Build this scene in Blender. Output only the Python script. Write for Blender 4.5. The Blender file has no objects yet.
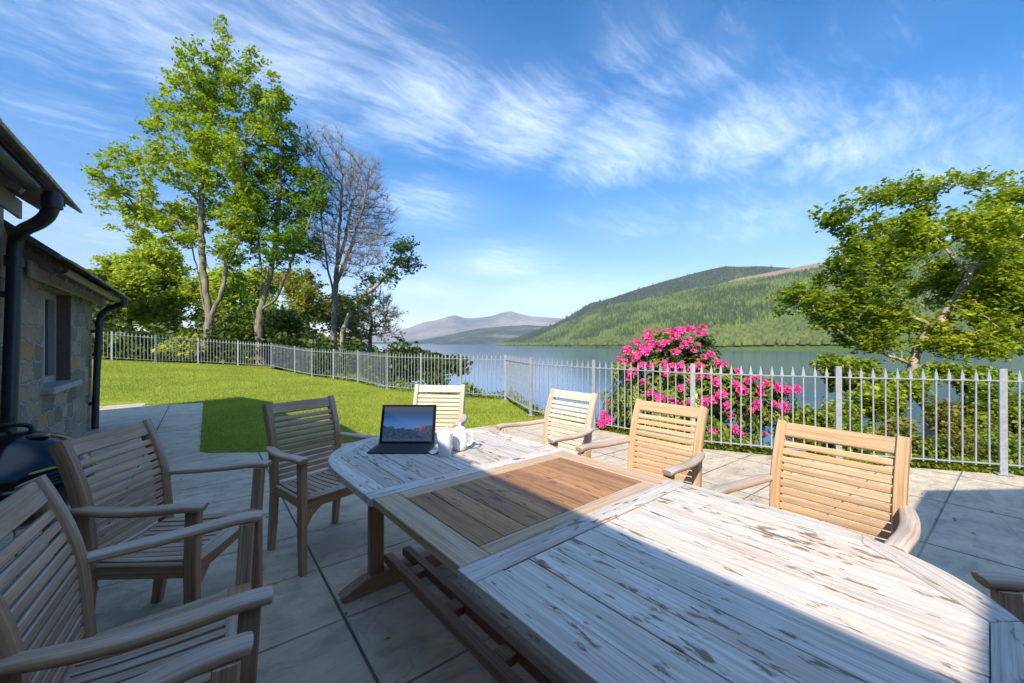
import bpy, bmesh, math, random
import numpy as np
from mathutils import Vector, Matrix

SC = bpy.context.scene
COL = SC.collection
R = math.radians
random.seed(7)

# ------------------------------------------------------------------ camera, light, exposure
CAM_H = 1.32
FPX = 400.0
YAW = R(40.0)
SA, CA = math.sin(YAW), math.cos(YAW)
cam_d = bpy.data.cameras.new('camera')
cam = bpy.data.objects.new('camera', cam_d); COL.objects.link(cam)
cam.location = (0, 0, CAM_H)
cam.rotation_euler = (R(90.215), 0, -YAW)
cam_d.sensor_width = 36.0
cam_d.lens = FPX / 1024 * 36.0
cam_d.clip_start = 0.05
cam_d.clip_end = 60000
SC.camera = cam

SUN_AZ, SUN_EL = 240.5, 38.7
SKY_STRENGTH = 0.15
SUN_STRENGTH = 4.1
SC.view_settings.view_transform = 'Standard'
SC.view_settings.look = 'None'
SC.view_settings.exposure = 1.16
SC.view_settings.gamma = 1.0
SC.view_settings.use_curve_mapping = False
SC.cycles.use_denoising = True
SC.cycles.max_bounces = 8
SC.cycles.transparent_max_bounces = 8
SC.cycles.volume_bounces = 0
SC.cycles.sample_clamp_indirect = 6.0

sun_d = bpy.data.lights.new('sun', 'SUN')
sun_d.energy = SUN_STRENGTH; sun_d.angle = R(0.53); sun_d.color = (1.0, 0.885, 0.72)
sun = bpy.data.objects.new('sun', sun_d); COL.objects.link(sun)
_az = R(SUN_AZ)
SUN_DIR = Vector((math.sin(_az) * math.cos(R(SUN_EL)), math.cos(_az) * math.cos(R(SUN_EL)), math.sin(R(SUN_EL))))
sun.rotation_euler = (-SUN_DIR).to_track_quat('-Z', 'Y').to_euler()
sun.location = (-10, -8, 20)

# ------------------------------------------------------------------ node helpers
class NT:
    def __init__(self, tree):
        self.t = tree
    def n(self, typ, **kw):
        nd = self.t.nodes.new(typ)
        for k, v in kw.items():
            setattr(nd, k, v)
        return nd
    def l(self, a, b):
        self.t.links.new(a, b)
    def setin(self, sock, v):
        if isinstance(v, bpy.types.NodeSocket):
            self.l(v, sock)
        elif v is not None:
            sock.default_value = v
    def math(self, op, a, b=None, c=None, clamp=False):
        nd = self.n('ShaderNodeMath', operation=op, use_clamp=clamp)
        self.setin(nd.inputs[0], a)
        if b is not None: self.setin(nd.inputs[1], b)
        if c is not None: self.setin(nd.inputs[2], c)
        return nd.outputs[0]
    def vmath(self, op, a, b=None):
        nd = self.n('ShaderNodeVectorMath', operation=op)
        self.setin(nd.inputs[0], a)
        if b is not None: self.setin(nd.inputs[1], b)
        return nd
    def mix(self, f, a, b, blend='MIX'):
        nd = self.n('ShaderNodeMix', data_type='RGBA', blend_type=blend)
        self.setin(nd.inputs[0], f); self.setin(nd.inputs[6], rgba(a)); self.setin(nd.inputs[7], rgba(b))
        return nd.outputs[2]
    def mapping(self, vec, scale=(1, 1, 1), rot=(0, 0, 0), loc=(0, 0, 0)):
        nd = self.n('ShaderNodeMapping')
        nd.inputs['Scale'].default_value = scale; nd.inputs['Rotation'].default_value = rot; nd.inputs['Location'].default_value = loc
        self.l(vec, nd.inputs['Vector'])
        return nd.outputs[0]
    def noise(self, vec, scale, detail=4, rough=0.55, dist=0.0, out='Fac'):
        nd = self.n('ShaderNodeTexNoise')
        if vec is not None: self.l(vec, nd.inputs['Vector'])
        nd.inputs['Scale'].default_value = scale; nd.inputs['Detail'].default_value = detail
        nd.inputs['Roughness'].default_value = rough; nd.inputs['Distortion'].default_value = dist
        return nd.outputs[out]
    def vor(self, vec, scale, feature='F1', out='Distance', rnd=1.0):
        nd = self.n('ShaderNodeTexVoronoi', feature=feature)
        self.l(vec, nd.inputs['Vector']); nd.inputs['Scale'].default_value = scale
        nd.inputs['Randomness'].default_value = rnd
        return nd.outputs[out]
    def ramp(self, fac, stops, interp='LINEAR'):
        nd = self.n('ShaderNodeValToRGB')
        cr = nd.color_ramp; cr.interpolation = interp
        while len(cr.elements) < len(stops): cr.elements.new(0.5)
        for e, (p, c) in zip(cr.elements, stops):
            e.position = p; e.color = rgba(c) if not isinstance(c, (int, float)) else (c, c, c, 1)
        self.l(fac, nd.inputs[0])
        return nd.outputs[0]
    def rng(self, v, a, b, c=0.0, d=1.0, smooth=False):
        nd = self.n('ShaderNodeMapRange')
        if smooth: nd.interpolation_type = 'SMOOTHSTEP'
        self.setin(nd.inputs[0], v)
        for i, x in enumerate((a, b, c, d)): nd.inputs[i + 1].default_value = x
        return nd.outputs[0]
    def bump(self, h, strength=0.5, dist=0.01, normal=None):
        nd = self.n('ShaderNodeBump')
        nd.inputs['Strength'].default_value = strength; nd.inputs['Distance'].default_value = dist
        self.l(h, nd.inputs['Height'])
        if normal is not None: self.l(normal, nd.inputs['Normal'])
        return nd.outputs[0]
    def attr(self, name, out='Vector'):
        nd = self.n('ShaderNodeAttribute', attribute_name=name)
        return nd.outputs[out]

def rgba(c):
    if isinstance(c, bpy.types.NodeSocket): return c
    return tuple(c) if len(c) == 4 else (c[0], c[1], c[2], 1.0)

def material(name):
    m = bpy.data.materials.new(name); m.use_nodes = True
    T = NT(m.node_tree)
    b = m.node_tree.nodes['Principled BSDF']
    return m, T, b

def plain(name, col, rough=0.5, metal=0.0, var=0.06, spec=0.5, vscale=30.0):
    m, T, b = material(name)
    co = T.n('ShaderNodeTexCoord').outputs['Object']
    nz = T.noise(co, vscale, 5, 0.6)
    k = T.rng(nz, 0.3, 0.7, 1 - var * 2, 1 + var)
    c = T.mix(1.0, col, T.n('ShaderNodeCombineColor').outputs[0], 'MULTIPLY')
    cc = c.node.inputs[7].links[0].from_node
    for i in range(3): T.l(k, cc.inputs[i])
    T.l(c, b.inputs['Base Color'])
    b.inputs['Roughness'].default_value = rough; b.inputs['Metallic'].default_value = metal
    b.inputs['Specular IOR Level'].default_value = spec
    return m

# ------------------------------------------------------------------ sky
world = bpy.data.worlds.new('World'); SC.world = world; world.use_nodes = True
W = NT(world.node_tree)
bg = world.node_tree.nodes['Background']
sky = W.n('ShaderNodeTexSky'); sky.sky_type = 'NISHITA'; sky.sun_disc = False
sky.sun_elevation = R(SUN_EL); sky.sun_rotation = R(SUN_AZ)
sky.altitude = 100; sky.air_density = 1.0; sky.dust_density = 0.25; sky.ozone_density = 3.0
hsv = W.n('ShaderNodeHueSaturation'); hsv.inputs['Saturation'].default_value = 1.55; hsv.inputs['Value'].default_value = 0.66
W.l(sky.outputs[0], hsv.inputs['Color'])
dirv = W.n('ShaderNodeTexCoord').outputs['Generated']
sep = W.n('ShaderNodeSeparateXYZ'); W.l(dirv, sep.inputs[0])
zz = W.math('ADD', W.math('MAXIMUM', sep.outputs[2], 0.0), 0.10)
comb = W.n('ShaderNodeCombineXYZ')
W.l(W.math('DIVIDE', sep.outputs[0], zz), comb.inputs[0]); W.l(W.math('DIVIDE', sep.outputs[1], zz), comb.inputs[1])
P = comb.outputs[0]
def cloud_pt(u, v):
    X, z = (u - 512) / FPX, (343 - v) / FPX
    x, y = X * CA + SA, -X * SA + CA
    L = math.sqrt(x * x + y * y + z * z)
    return x / L / (z / L + 0.10), y / L / (z / L + 0.10)
cov = None
for (u, v, r, a) in [(300, 60, .50, .75), (170, 40, .45, .75), (40, 30, .4, .5), (420, 105, .42, .8), (520, 130, .40, .95), (620, 150, .42, .95), (740, 140, .45, .9),
                     (850, 150, .5, .75), (940, 165, .6, .6), (430, 205, .45, .7), (500, 265, .7, .8), (640, 220, .6, .45),
                     (760, 215, .7, .55), (560, 295, 1.2, .7), (420, 290, 1.0, .7), (700, 75, .25, .55), (640, 40, .22, .4), (850, 60, .3, .25), (330, 130, .35, .5), (60, 120, .5, .35), (60, 220, .9, .5)]:
    px, py = cloud_pt(u, v)
    dd = W.vmath('DISTANCE', P, (px, py, 0)).outputs['Value']
    g = W.rng(dd, 0.0, r * 1.35, a, 0.0, smooth=True)
    cov = g if cov is None else W.math('MAXIMUM', cov, g)
warp = W.noise(P, 1.3, 3, 0.5, out='Color')
Pw = W.vmath('ADD', P, W.vmath('MULTIPLY', W.vmath('SUBTRACT', warp, (0.5, 0.5, 0.5)).outputs[0], (0.34, 0.34, 0)).outputs[0]).outputs[0]
Ps = W.mapping(Pw, scale=(1.0, 4.2, 1.0), rot=(0, 0, R(-62)))
st1 = W.noise(Ps, 3.4, 14, 0.74, 0.3)
st2 = W.noise(W.mapping(Pw, scale=(1.0, 2.2, 1.0), rot=(0, 0, R(-25)), loc=(4, 2, 0)), 4.6, 14, 0.76, 0.4)
puff = W.noise(Pw, 2.0, 5, 0.6)
fib = W.math('ADD', W.math('MULTIPLY', st1, 0.48), W.math('ADD', W.math('MULTIPLY', st2, 0.34), W.math('MULTIPLY', puff, 0.28)))
cl = W.math('SUBTRACT', W.math('ADD', fib, W.math('MULTIPLY', cov, 0.30)), 0.63)
cl = W.rng(cl, -0.03, 0.36, 0.0, 0.44, smooth=True)
veil = W.math('MULTIPLY', cov, 0.13)
cl = W.math('MINIMUM', W.math('ADD', cl, veil), 0.85)
hsv2 = W.n('ShaderNodeHueSaturation'); hsv2.inputs['Saturation'].default_value = 0.92; hsv2.inputs['Value'].default_value = 0.56
W.l(sky.outputs[0], hsv2.inputs['Color'])
hor = W.rng(sep.outputs[2], 0.0, 0.42, 0.0, 1.0)
skybase = W.mix(hor, W.mix(1.0, hsv2.outputs[0], (1.0, .93, 1.0, 1), 'MULTIPLY'), W.mix(1.0, hsv.outputs[0], (1.0, .97, 1.0, 1), 'MULTIPLY'))
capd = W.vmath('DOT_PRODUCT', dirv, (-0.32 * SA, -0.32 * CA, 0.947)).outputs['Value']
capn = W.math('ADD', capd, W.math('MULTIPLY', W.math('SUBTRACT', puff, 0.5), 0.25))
cap = W.rng(capn, 0.68, 0.92, 0.0, 0.30, smooth=True)  # bright cloud patch added overhead, out of view, as fill for the shade
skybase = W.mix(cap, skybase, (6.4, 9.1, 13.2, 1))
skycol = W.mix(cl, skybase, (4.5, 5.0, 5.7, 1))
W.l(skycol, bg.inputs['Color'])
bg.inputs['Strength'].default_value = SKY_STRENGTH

# ------------------------------------------------------------------ geometry helpers
def Wp(u, v, d):
    X = (u - 512) / FPX * d
    return Vector((X * CA + d * SA, -X * SA + d * CA, CAM_H + (343 - v) / FPX * d))
def Gp(u, v, z=0.0):
    d = (CAM_H - z) * FPX / (v - 343)
    return Wp(u, v, d)

def tag(o, label=None, cat=None, group=None, kind=None):
    if label: o['label'] = label
    if cat: o['category'] = cat
    if group: o['group'] = group
    if kind: o['kind'] = kind
    return o
def empty(name, loc, rz=0.0):
    o = bpy.data.objects.new(name, None); COL.objects.link(o)
    o.location = loc; o.rotation_euler = (0, 0, rz); o.empty_display_size = 0.1
    return o
def link_mesh(name, me, mats, parent=None):
    if not isinstance(mats, (list, tuple)): mats = [mats]
    for m in mats: me.materials.append(m)
    o = bpy.data.objects.new(name, me); COL.objects.link(o)
    if parent is not None: o.parent = parent
    return o
class MB:
    def __init__(self):
        self.bm = bmesh.new(); self.gr = self.bm.verts.layers.float_vector.new('gr')
    def build(self, name, mats, parent=None, smooth=False):
        me = bpy.data.meshes.new(name)
        bmesh.ops.recalc_face_normals(self.bm, faces=self.bm.faces)
        self.bm.to_mesh(me); self.bm.free()
        if smooth:
            me.polygons.foreach_set('use_smooth', [True] * len(me.polygons))
            me.set_sharp_from_angle(angle=R(40))
        return link_mesh(name, me, mats, parent)
    def _rand(self):
        return Vector((random.uniform(0, 50), random.uniform(0, 50), random.uniform(0, 50)))
    def box(self, c, s, mat=None, bev=0.0, grain=None, mi=0):
        """box centred c, size s, transformed by mat; grain = long axis index"""
        t = bmesh.new(); bmesh.ops.create_cube(t, size=1.0)
        for v in t.verts: v.co = Vector((v.co.x * s[0], v.co.y * s[1], v.co.z * s[2]))
        if bev > 0: bmesh.ops.bevel(t, geom=t.edges[:], offset=bev, segments=1, affect='EDGES')
        ax = grain if grain is not None else max(range(3), key=lambda i: s[i])
        o = [i for i in range(3) if i != ax]; rd = self._rand(); c = Vector(c)
        mp = {}
        for v in t.verts:
            co = v.co + c
            if mat is not None: co = mat @ co
            nv = self.bm.verts.new(co); nv[self.gr] = Vector((v.co[ax], v.co[o[0]], v.co[o[1]])) + rd; mp[v] = nv
        for f in t.faces:
            nf = self.bm.faces.new([mp[v] for v in f.verts]); nf.material_index = mi
        t.free()
    def prism(self, pts, z0, z1, bev=0.0, grain=(0, 1), mi=0):
        """convex or mildly concave outline pts (ccw, xy) extruded z0..z1, top edge chamfered; grain = xy direction"""
        n = len(pts); P2 = [Vector((p[0], p[1])) for p in pts]
        area = sum(P2[i].x * P2[(i + 1) % n].y - P2[(i + 1) % n].x * P2[i].y for i in range(n))
        if area < 0: P2.reverse()
        g = Vector(grain).normalized(); h = Vector((-g.y, g.x)); rd = self._rand()
        def ring(ps, z):
            out = []
            for p in ps:
                v = self.bm.verts.new((p.x, p.y, z)); v[self.gr] = Vector((p.dot(g), p.dot(h), z)) + rd; out.append(v)
            return out
        rings = [ring(P2, z0)]
        if bev > 0:
            rings.append(ring(P2, z1 - bev)); rings.append(ring(inset(P2, bev), z1))
        else: rings.append(ring(P2, z1))
        for a, b in zip(rings[:-1], rings[1:]):
            for i in range(n):
                f = self.bm.faces.new((a[i], a[(i + 1) % n], b[(i + 1) % n], b[i])); f.material_index = mi
        f = self.bm.faces.new(rings[-1]); f.material_index = mi
        f = self.bm.faces.new(list(reversed(rings[0]))); f.material_index = mi
    def sweep(self, pts, w, h, up=(0, 0, 1), seg=8, power=3.0, cap=True, mi=0, scales=None):
        """superellipse w x h section along pts"""
        pts = [Vector(p) for p in pts]; n = len(pts); up = Vector(up); rd = self._rand(); L = 0; rings = []
        for i, p in enumerate(pts):
            t = (pts[min(i + 1, n - 1)] - pts[max(i - 1, 0)]).normalized()
            s = t.cross(up)
            if s.length < 1e-4: s = t.cross(Vector((0, 1, 0)))
            s.normalize(); u2 = s.cross(t).normalized()
            if i: L += (p - pts[i - 1]).length
            k = scales[i] if scales else 1.0
            r = []
            for j in range(seg):
                a = 2 * math.pi * (j + 0.5) / seg
                ca, sa = math.cos(a), math.sin(a)
                x = math.copysign(abs(ca) ** (2 / power), ca) * w / 2 * k; y = math.copysign(abs(sa) ** (2 / power), sa) * h / 2 * k
                v = self.bm.verts.new(p + s * x + u2 * y); v[self.gr] = Vector((L, x, y)) + rd; r.append(v)
            rings.append(r)
        for a, b in zip(rings[:-1], rings[1:]):
            for j in range(seg):
                f = self.bm.faces.new((a[j], a[(j + 1) % seg], b[(j + 1) % seg], b[j])); f.material_index = mi
        if cap:
            self.bm.faces.new(list(reversed(rings[0]))).material_index = mi
            self.bm.faces.new(rings[-1]).material_index = mi
    def lathe(self, prof, c=(0, 0, 0), seg=32, mi=0, mat=None):
        c = Vector(c); rings = []
        for r, z in prof:
            if r < 1e-5:
                p = c + Vector((0, 0, z)); p = mat @ p if mat is not None else p
                rings.append([self.bm.verts.new(p)])
            else:
                rg = []
                for j in range(seg):
                    a = 2 * math.pi * j / seg; p = c + Vector((r * math.cos(a), r * math.sin(a), z))
                    p = mat @ p if mat is not None else p
                    rg.append(self.bm.verts.new(p))
                rings.append(rg)
        for a, b in zip(rings[:-1], rings[1:]):
            for j in range(seg):
                k = (j + 1) % seg
                if len(a) == 1 and len(b) == 1: continue
                if len(a) == 1: f = self.bm.faces.new((a[0], b[k], b[j]))
                elif len(b) == 1: f = self.bm.faces.new((a[j], a[k], b[0]))
                else: f = self.bm.faces.new((a[j], a[k], b[k], b[j]))
                f.material_index = mi
def inset(P2, d):
    n = len(P2); out = []
    for i in range(n):
        a, b, c = P2[i - 1], P2[i], P2[(i + 1) % n]
        e1 = (b - a).normalized(); e2 = (c - b).normalized()
        n1 = Vector((-e1.y, e1.x)); n2 = Vector((-e2.y, e2.x))
        m = n1 + n2
        k = d / max(0.3, (1 + n1.dot(n2)) / 1.0)
        out.append(b + m * k)
    return out
def clip(poly, a, b, c):
    """keep a*x+b*y<=c"""
    out = []; n = len(poly)
    for i in range(n):
        p, q = poly[i], poly[(i + 1) % n]
        dp, dq = a * p[0] + b * p[1] - c, a * q[0] + b * q[1] - c
        if dp <= 0: out.append(p)
        if (dp < 0 < dq) or (dq < 0 < dp):
            t = dp / (dp - dq); out.append((p[0] + (q[0] - p[0]) * t, p[1] + (q[1] - p[1]) * t))
    return out
def np_mesh(name, verts, faces, mats, parent=None, smooth=False, matidx=None):
    """faces: (M,k) int array"""
    verts = np.asarray(verts, dtype=np.float32); faces = np.asarray(faces, dtype=np.int32)
    me = bpy.data.meshes.new(name)
    M, k = faces.shape
    me.vertices.add(len(verts)); me.vertices.foreach_set('co', verts.ravel())
    me.loops.add(M * k); me.loops.foreach_set('vertex_index', faces.ravel())
    me.polygons.add(M)
    me.polygons.foreach_set('loop_start', np.arange(0, M * k, k, dtype=np.int32))
    me.polygons.foreach_set('loop_total', np.full(M, k, dtype=np.int32))
    if smooth: me.polygons.foreach_set('use_smooth', np.ones(M, dtype=bool))
    if matidx is not None: me.polygons.foreach_set('material_index', np.asarray(matidx, dtype=np.int32))
    me.update(calc_edges=True); me.validate()
    return link_mesh(name, me, mats, parent)
def copy_tree(o, parent=None):
    c = o.copy(); COL.objects.link(c)
    if parent is not None: c.parent = parent
    for ch in list(o.children): copy_tree(ch, c)
    return c

# ------------------------------------------------------------------ materials
def wood(name, light, dark, grey, grey_amt, patch=None, patch_amt=0.0, rough=0.62, gscale=1.0):
    m, T, b = material(name)
    g = T.attr('gr')
    geo = T.n('ShaderNodeNewGeometry')
    fib = T.noise(T.mapping(g, scale=(2.2 * gscale, 55, 55)), 1.0, 6, 0.62, 0.3)
    band = T.noise(T.mapping(g, scale=(0.8, 14, 14)), 1.0, 3, 0.5, 0.6)
    base = T.mix(T.rng(T.math('ADD', T.math('MULTIPLY', fib, 0.6), T.math('MULTIPLY', band, 0.4)), 0.34, 0.66), dark, light)
    isl = geo.outputs['Random Per Island']
    tone = T.rng(isl, 0, 1, 0.80, 1.14)
    cmb = T.n('ShaderNodeCombineColor'); [T.l(tone, cmb.inputs[i]) for i in range(3)]
    base = T.mix(1.0, base, cmb.outputs[0], 'MULTIPLY')
    sepn = T.n('ShaderNodeSeparateXYZ'); T.l(geo.outputs['Normal'], sepn.inputs[0])
    up = T.rng(sepn.outputs[2], 0.15, 0.8, 0.35, 1.0)
    wn = T.noise(T.mapping(g, scale=(3, 9, 9)), 1.0, 5, 0.65)
    gf = T.math('MULTIPLY', T.math('MULTIPLY', up, T.rng(wn, 0.3, 0.62)), grey_amt, clamp=True)
    gcol = T.mix(T.rng(fib, 0.3, 0.7), tuple(x * 0.72 for x in grey), grey)
    col = T.mix(gf, base, gcol)
    if patch is not None:
        pn = T.noise(T.mapping(g, scale=(13, 46, 46)), 1.0, 5, 0.6, 0.2)
        pn2 = T.noise(T.mapping(g, scale=(1.6, 4.5, 4.5)), 1.0, 3, 0.5)
        pf = T.math('MULTIPLY', T.rng(T.math('ADD', pn, T.math('MULTIPLY', T.math('SUBTRACT', pn2, 0.5), 0.36)), 0.59, 0.655), patch_amt, clamp=True)
        pc = T.mix(T.rng(fib, 0.3, 0.7), tuple(x * 0.55 for x in patch), patch)
        sn = T.noise(T.mapping(g, scale=(2.2, 20, 20)), 1.0, 4, 0.6)
        col = T.mix(T.rng(sn, .52, .68, 0, .5 * patch_amt), col, tuple(min(1, x * 1.7) for x in patch))
        col = T.mix(pf, col, pc)
    fine = T.noise(T.mapping(g, scale=(3.0, 150, 150)), 1.0, 4, 0.7)
    oi = T.n('ShaderNodeObjectInfo').outputs['Random']
    k2 = T.math('MULTIPLY', T.rng(fine, 0.34, 0.56, 0.66, 1.06), T.rng(oi, 0, 1, 0.88, 1.10))
    cm2 = T.n('ShaderNodeCombineColor'); [T.l(k2, cm2.inputs[i]) for i in range(3)]
    col = T.mix(1.0, col, cm2.outputs[0], 'MULTIPLY')
    T.l(col, b.inputs['Base Color'])
    b.inputs['Roughness'].default_value = rough
    b.inputs['Specular IOR Level'].default_value = 0.35
    T.l(T.bump(fib, 0.35, 0.002), b.inputs['Normal'])
    return m
M = {}
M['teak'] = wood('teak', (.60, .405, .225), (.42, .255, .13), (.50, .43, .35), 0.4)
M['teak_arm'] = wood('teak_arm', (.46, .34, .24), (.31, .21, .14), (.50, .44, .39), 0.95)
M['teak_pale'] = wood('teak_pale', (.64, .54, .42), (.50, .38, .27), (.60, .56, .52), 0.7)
M['teak_shade'] = wood('teak_weathered_shaded', (.52, .305, .16), (.32, .175, .085), (.54, .495, .45), 0.75)  # shaded copy of the chair teak, darker base tones, plus weathered grey tops
M['bleached'] = wood('teak_bleached', (.60, .54, .475), (.41, .345, .285), (.65, .61, .565), 0.8, (.235, .15, .092), 0.92)
M['leafwood'] = wood('teak_leaf', (.52, .265, .105), (.26, .12, .05), (.36, .26, .18), 0.15, (.11, .06, .035), 0.7)
M['leafend'] = wood('teak_leaf_end', (.54, .36, .21), (.36, .22, .12), (.50, .42, .34), 0.45)
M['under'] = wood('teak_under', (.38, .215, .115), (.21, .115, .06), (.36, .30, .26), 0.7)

def mat_leaf(name, c1, c2, c3, trans=0.48, rough=0.45, scale=0.6):
    m, T, b = material(name)
    out = m.node_tree.nodes['Material Output']
    geo = T.n('ShaderNodeNewGeometry')
    co = T.n('ShaderNodeTexCoord').outputs['Object']
    isl = geo.outputs['Random Per Island']
    big = T.noise(co, scale, 3, 0.5)
    f = T.math('ADD', T.math('MULTIPLY', isl, 0.55), T.math('MULTIPLY', T.rng(big, 0.3, 0.7), 0.45))
    col = T.ramp(f, [(0.0, c1), (0.5, c2), (1.0, c3)])
    T.l(col, b.inputs['Base Color']); b.inputs['Roughness'].default_value = rough
    b.inputs['Specular IOR Level'].default_value = 0.3
    tr = T.n('ShaderNodeBsdfTranslucent'); T.l(T.mix(1.0, col, (1.25, 1.2, 0.55, 1), 'MULTIPLY'), tr.inputs['Color'])
    mx = T.n('ShaderNodeMixShader'); mx.inputs[0].default_value = trans
    T.l(b.outputs[0], mx.inputs[1]); T.l(tr.outputs[0], mx.inputs[2]); T.l(mx.outputs[0], out.inputs['Surface'])
    return m
M['sycamore'] = mat_leaf('sycamore_leaves', (.10, .19, .018), (.27, .38, .03), (.54, .60, .055))
M['sycamore2'] = mat_leaf('dark_sycamore_leaves', (.06, .14, .018), (.13, .25, .026), (.26, .38, .04))
M['maple'] = mat_leaf('maple_leaves', (.09, .165, .016), (.24, .33, .026), (.54, .54, .05))
M['wood_yel'] = mat_leaf('woodland_leaves', (.19, .27, .035), (.36, .45, .055), (.54, .60, .08), scale=0.25)
M['wood_dark'] = mat_leaf('woodland_dark_leaves', (.04, .075, .015), (.085, .13, .025), (.18, .20, .04), scale=0.3)
M['birch_leaf'] = mat_leaf('birch_leaves', (.03, .075, .03), (.06, .12, .045), (.10, .17, .06))
M['budding'] = mat_leaf('budding_leaves', (.13, .14, .035), (.23, .25, .05), (.33, .35, .06), scale=0.3)
M['rhodo_leaf'] = mat_leaf('rhododendron_leaves', (.05, .095, .02), (.15, .21, .035), (.38, .38, .06), trans=0.2, rough=0.32, scale=2.5)
M['shrub'] = mat_leaf('shrub_leaves', (.08, .14, .018), (.22, .29, .034), (.42, .46, .055), scale=1.5)
M['redshrub'] = mat_leaf('russet_shrub_leaves', (.10, .13, .025), (.22, .23, .04), (.38, .28, .07), scale=2.0)
M['petal'] = mat_leaf('pink_petals', (.52, .016, .19), (.72, .055, .34), (.86, .22, .52), trans=0.3, rough=0.5, scale=6)

def mat_bark(name, a, b_, moss=None):
    m, T, b = material(name)
    co = T.n('ShaderNodeTexCoord').outputs['Object']
    n1 = T.noise(T.mapping(co, scale=(6, 6, 1.3)), 2.0, 6, 0.65)
    col = T.mix(T.rng(n1, 0.35, 0.65), a, b_)
    if moss is not None:
        col = T.mix(T.rng(T.noise(co, 0.9, 4, 0.6), 0.5, 0.66, 0, 0.7), col, moss)
    T.l(col, b.inputs['Base Color']); b.inputs['Roughness'].default_value = 0.9
    b.inputs['Specular IOR Level'].default_value = 0.1
    T.l(T.bump(n1, 0.8, 0.03), b.inputs['Normal'])
    return m
M['bark'] = mat_bark('grey_bark', (.12, .10, .08), (.27, .235, .185), (.10, .12, .04))
M['bark_dark'] = mat_bark('dark_bark', (.07, .055, .045), (.17, .14, .115))
M['bark_pale'] = mat_bark('pale_bark', (.20, .17, .14), (.42, .37, .31), (.14, .14, .06))
M['bark_twig'] = mat_bark('bare_twig_bark', (.11, .105, .10), (.21, .20, .185))

def mat_patio():
    m, T, b = material('imprinted_patio_stone')
    geo = T.n('ShaderNodeNewGeometry'); pos = geo.outputs['Position']
    p = T.mapping(pos, rot=(0, 0, R(2.2)))
    wob = T.noise(pos, 2.2, 4, 0.6, out='Color')
    pw = T.vmath('ADD', p, T.vmath('MULTIPLY', T.vmath('SUBTRACT', wob, (.5, .5, .5)).outputs[0], (.55, .55, 0)).outputs[0]).outputs[0]
    crack = T.vor(T.mapping(pw, scale=(1.0, 1.45, 0.001)), 2.1, 'DISTANCE_TO_EDGE')
    cid = T.vor(T.mapping(pw, scale=(1.0, 1.45, 0.001)), 2.1, 'F1', 'Color')
    keep = T.rng(T.noise(pos, 1.7, 2, 0.5), 0.42, 0.58)
    cl = T.math('MULTIPLY', T.rng(crack, 0.0, 0.016, 1, 0), T.rng(keep, 0, 1, 0.25, 1.0))
    # saw-cut bay joints
    sx = T.n('ShaderNodeSeparateXYZ'); T.l(p, sx.inputs[0])
    cellv = T.n('ShaderNodeCombineXYZ'); T.l(T.math('FLOOR', T.math('DIVIDE', T.math('SUBTRACT', sx.outputs[0], 0.545), 1.08)), cellv.inputs[0]); T.l(T.math('FLOOR', T.math('DIVIDE', T.math('SUBTRACT', sx.outputs[1], 0.42), 0.53)), cellv.inputs[1])
    wn = T.n('ShaderNodeTexWhiteNoise'); T.l(cellv.outputs[0], wn.inputs['Vector'])
    def joint(v, spacing, off):
        f = T.math('FRACT', T.math('DIVIDE', T.math('SUBTRACT', v, off), spacing))
        dist = T.math('MULTIPLY', T.math('MINIMUM', f, T.math('SUBTRACT', 1.0, f)), spacing)
        return T.rng(dist, 0.003, 0.008, .9, 0)
    jt = T.math('MAXIMUM', joint(sx.outputs[0], 1.08, 0.545), T.math('MULTIPLY', joint(sx.outputs[1], 0.53, 0.42), T.rng(T.noise(pos, .8, 2, .5), .40, .60, .35, .9)))
    big = T.noise(pos, 0.9, 5, 0.6); fine = T.noise(pos, 38, 5, 0.7); med = T.noise(pos, 7, 5, 0.65)
    base = T.ramp(big, [(0.3, (.47, .385, .27)), (0.55, (.60, .505, .37)), (0.75, (.54, .47, .37))])
    base = T.mix(T.rng(cid, 0, 1, 0, 0.22), base, (.44, .38, .29))
    base = T.mix(T.rng(med, 0.42, 0.7, 0, 0.5), base, (.25, .225, .185))
    base = T.mix(T.rng(fine, 0.35, 0.7, 0.0, 0.35), base, (.47, .44, .38))
    stain = T.noise(pos, 1.9, 3, 0.5)
    base = T.mix(T.rng(stain, 0.62, 0.76, 0, 0.55), base, (.20, .15, .095))
    base = T.mix(T.rng(wn.outputs['Value'], 0, 1, 0, .35), base, (.44, .375, .285))
    moss = T.math('MULTIPLY', T.rng(T.noise(pos, 3.1, 5, .7), .55, .72), .5)
    base = T.mix(T.math('MULTIPLY', moss, T.rng(crack, 0, .10, 1, 0)), base, (.16, .17, .085))
    col = T.mix(T.math('MULTIPLY', cl, 0.10), base, (.13, .115, .095))
    col = T.mix(jt, col, (.055, .05, .042))
    T.l(col, b.inputs['Base Color']); b.inputs['Roughness'].default_value = 0.82
    b.inputs['Specular IOR Level'].default_value = 0.3
    h = T.math('SUBTRACT', T.math('ADD', T.math('MULTIPLY', med, 0.5), T.math('MULTIPLY', fine, 0.14)), T.math('MULTIPLY', T.math('MAXIMUM', T.math('MULTIPLY', cl, .2), jt), 0.7))
    riven = T.noise(T.mapping(pos, scale=(1, 2.2, 1), rot=(0, 0, .3)), 3.2, 7, 0.62, 1.2)
    col2 = T.mix(T.rng(riven, .36, .54, .34, 0), col, (.17, .15, .12)); T.l(col2, b.inputs['Base Color'])
    T.l(T.bump(T.math('ADD', h, T.math('MULTIPLY', riven, 1.0)), 0.8, 0.025), b.inputs['Normal'])
    return m
M['patio'] = mat_patio()

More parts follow.
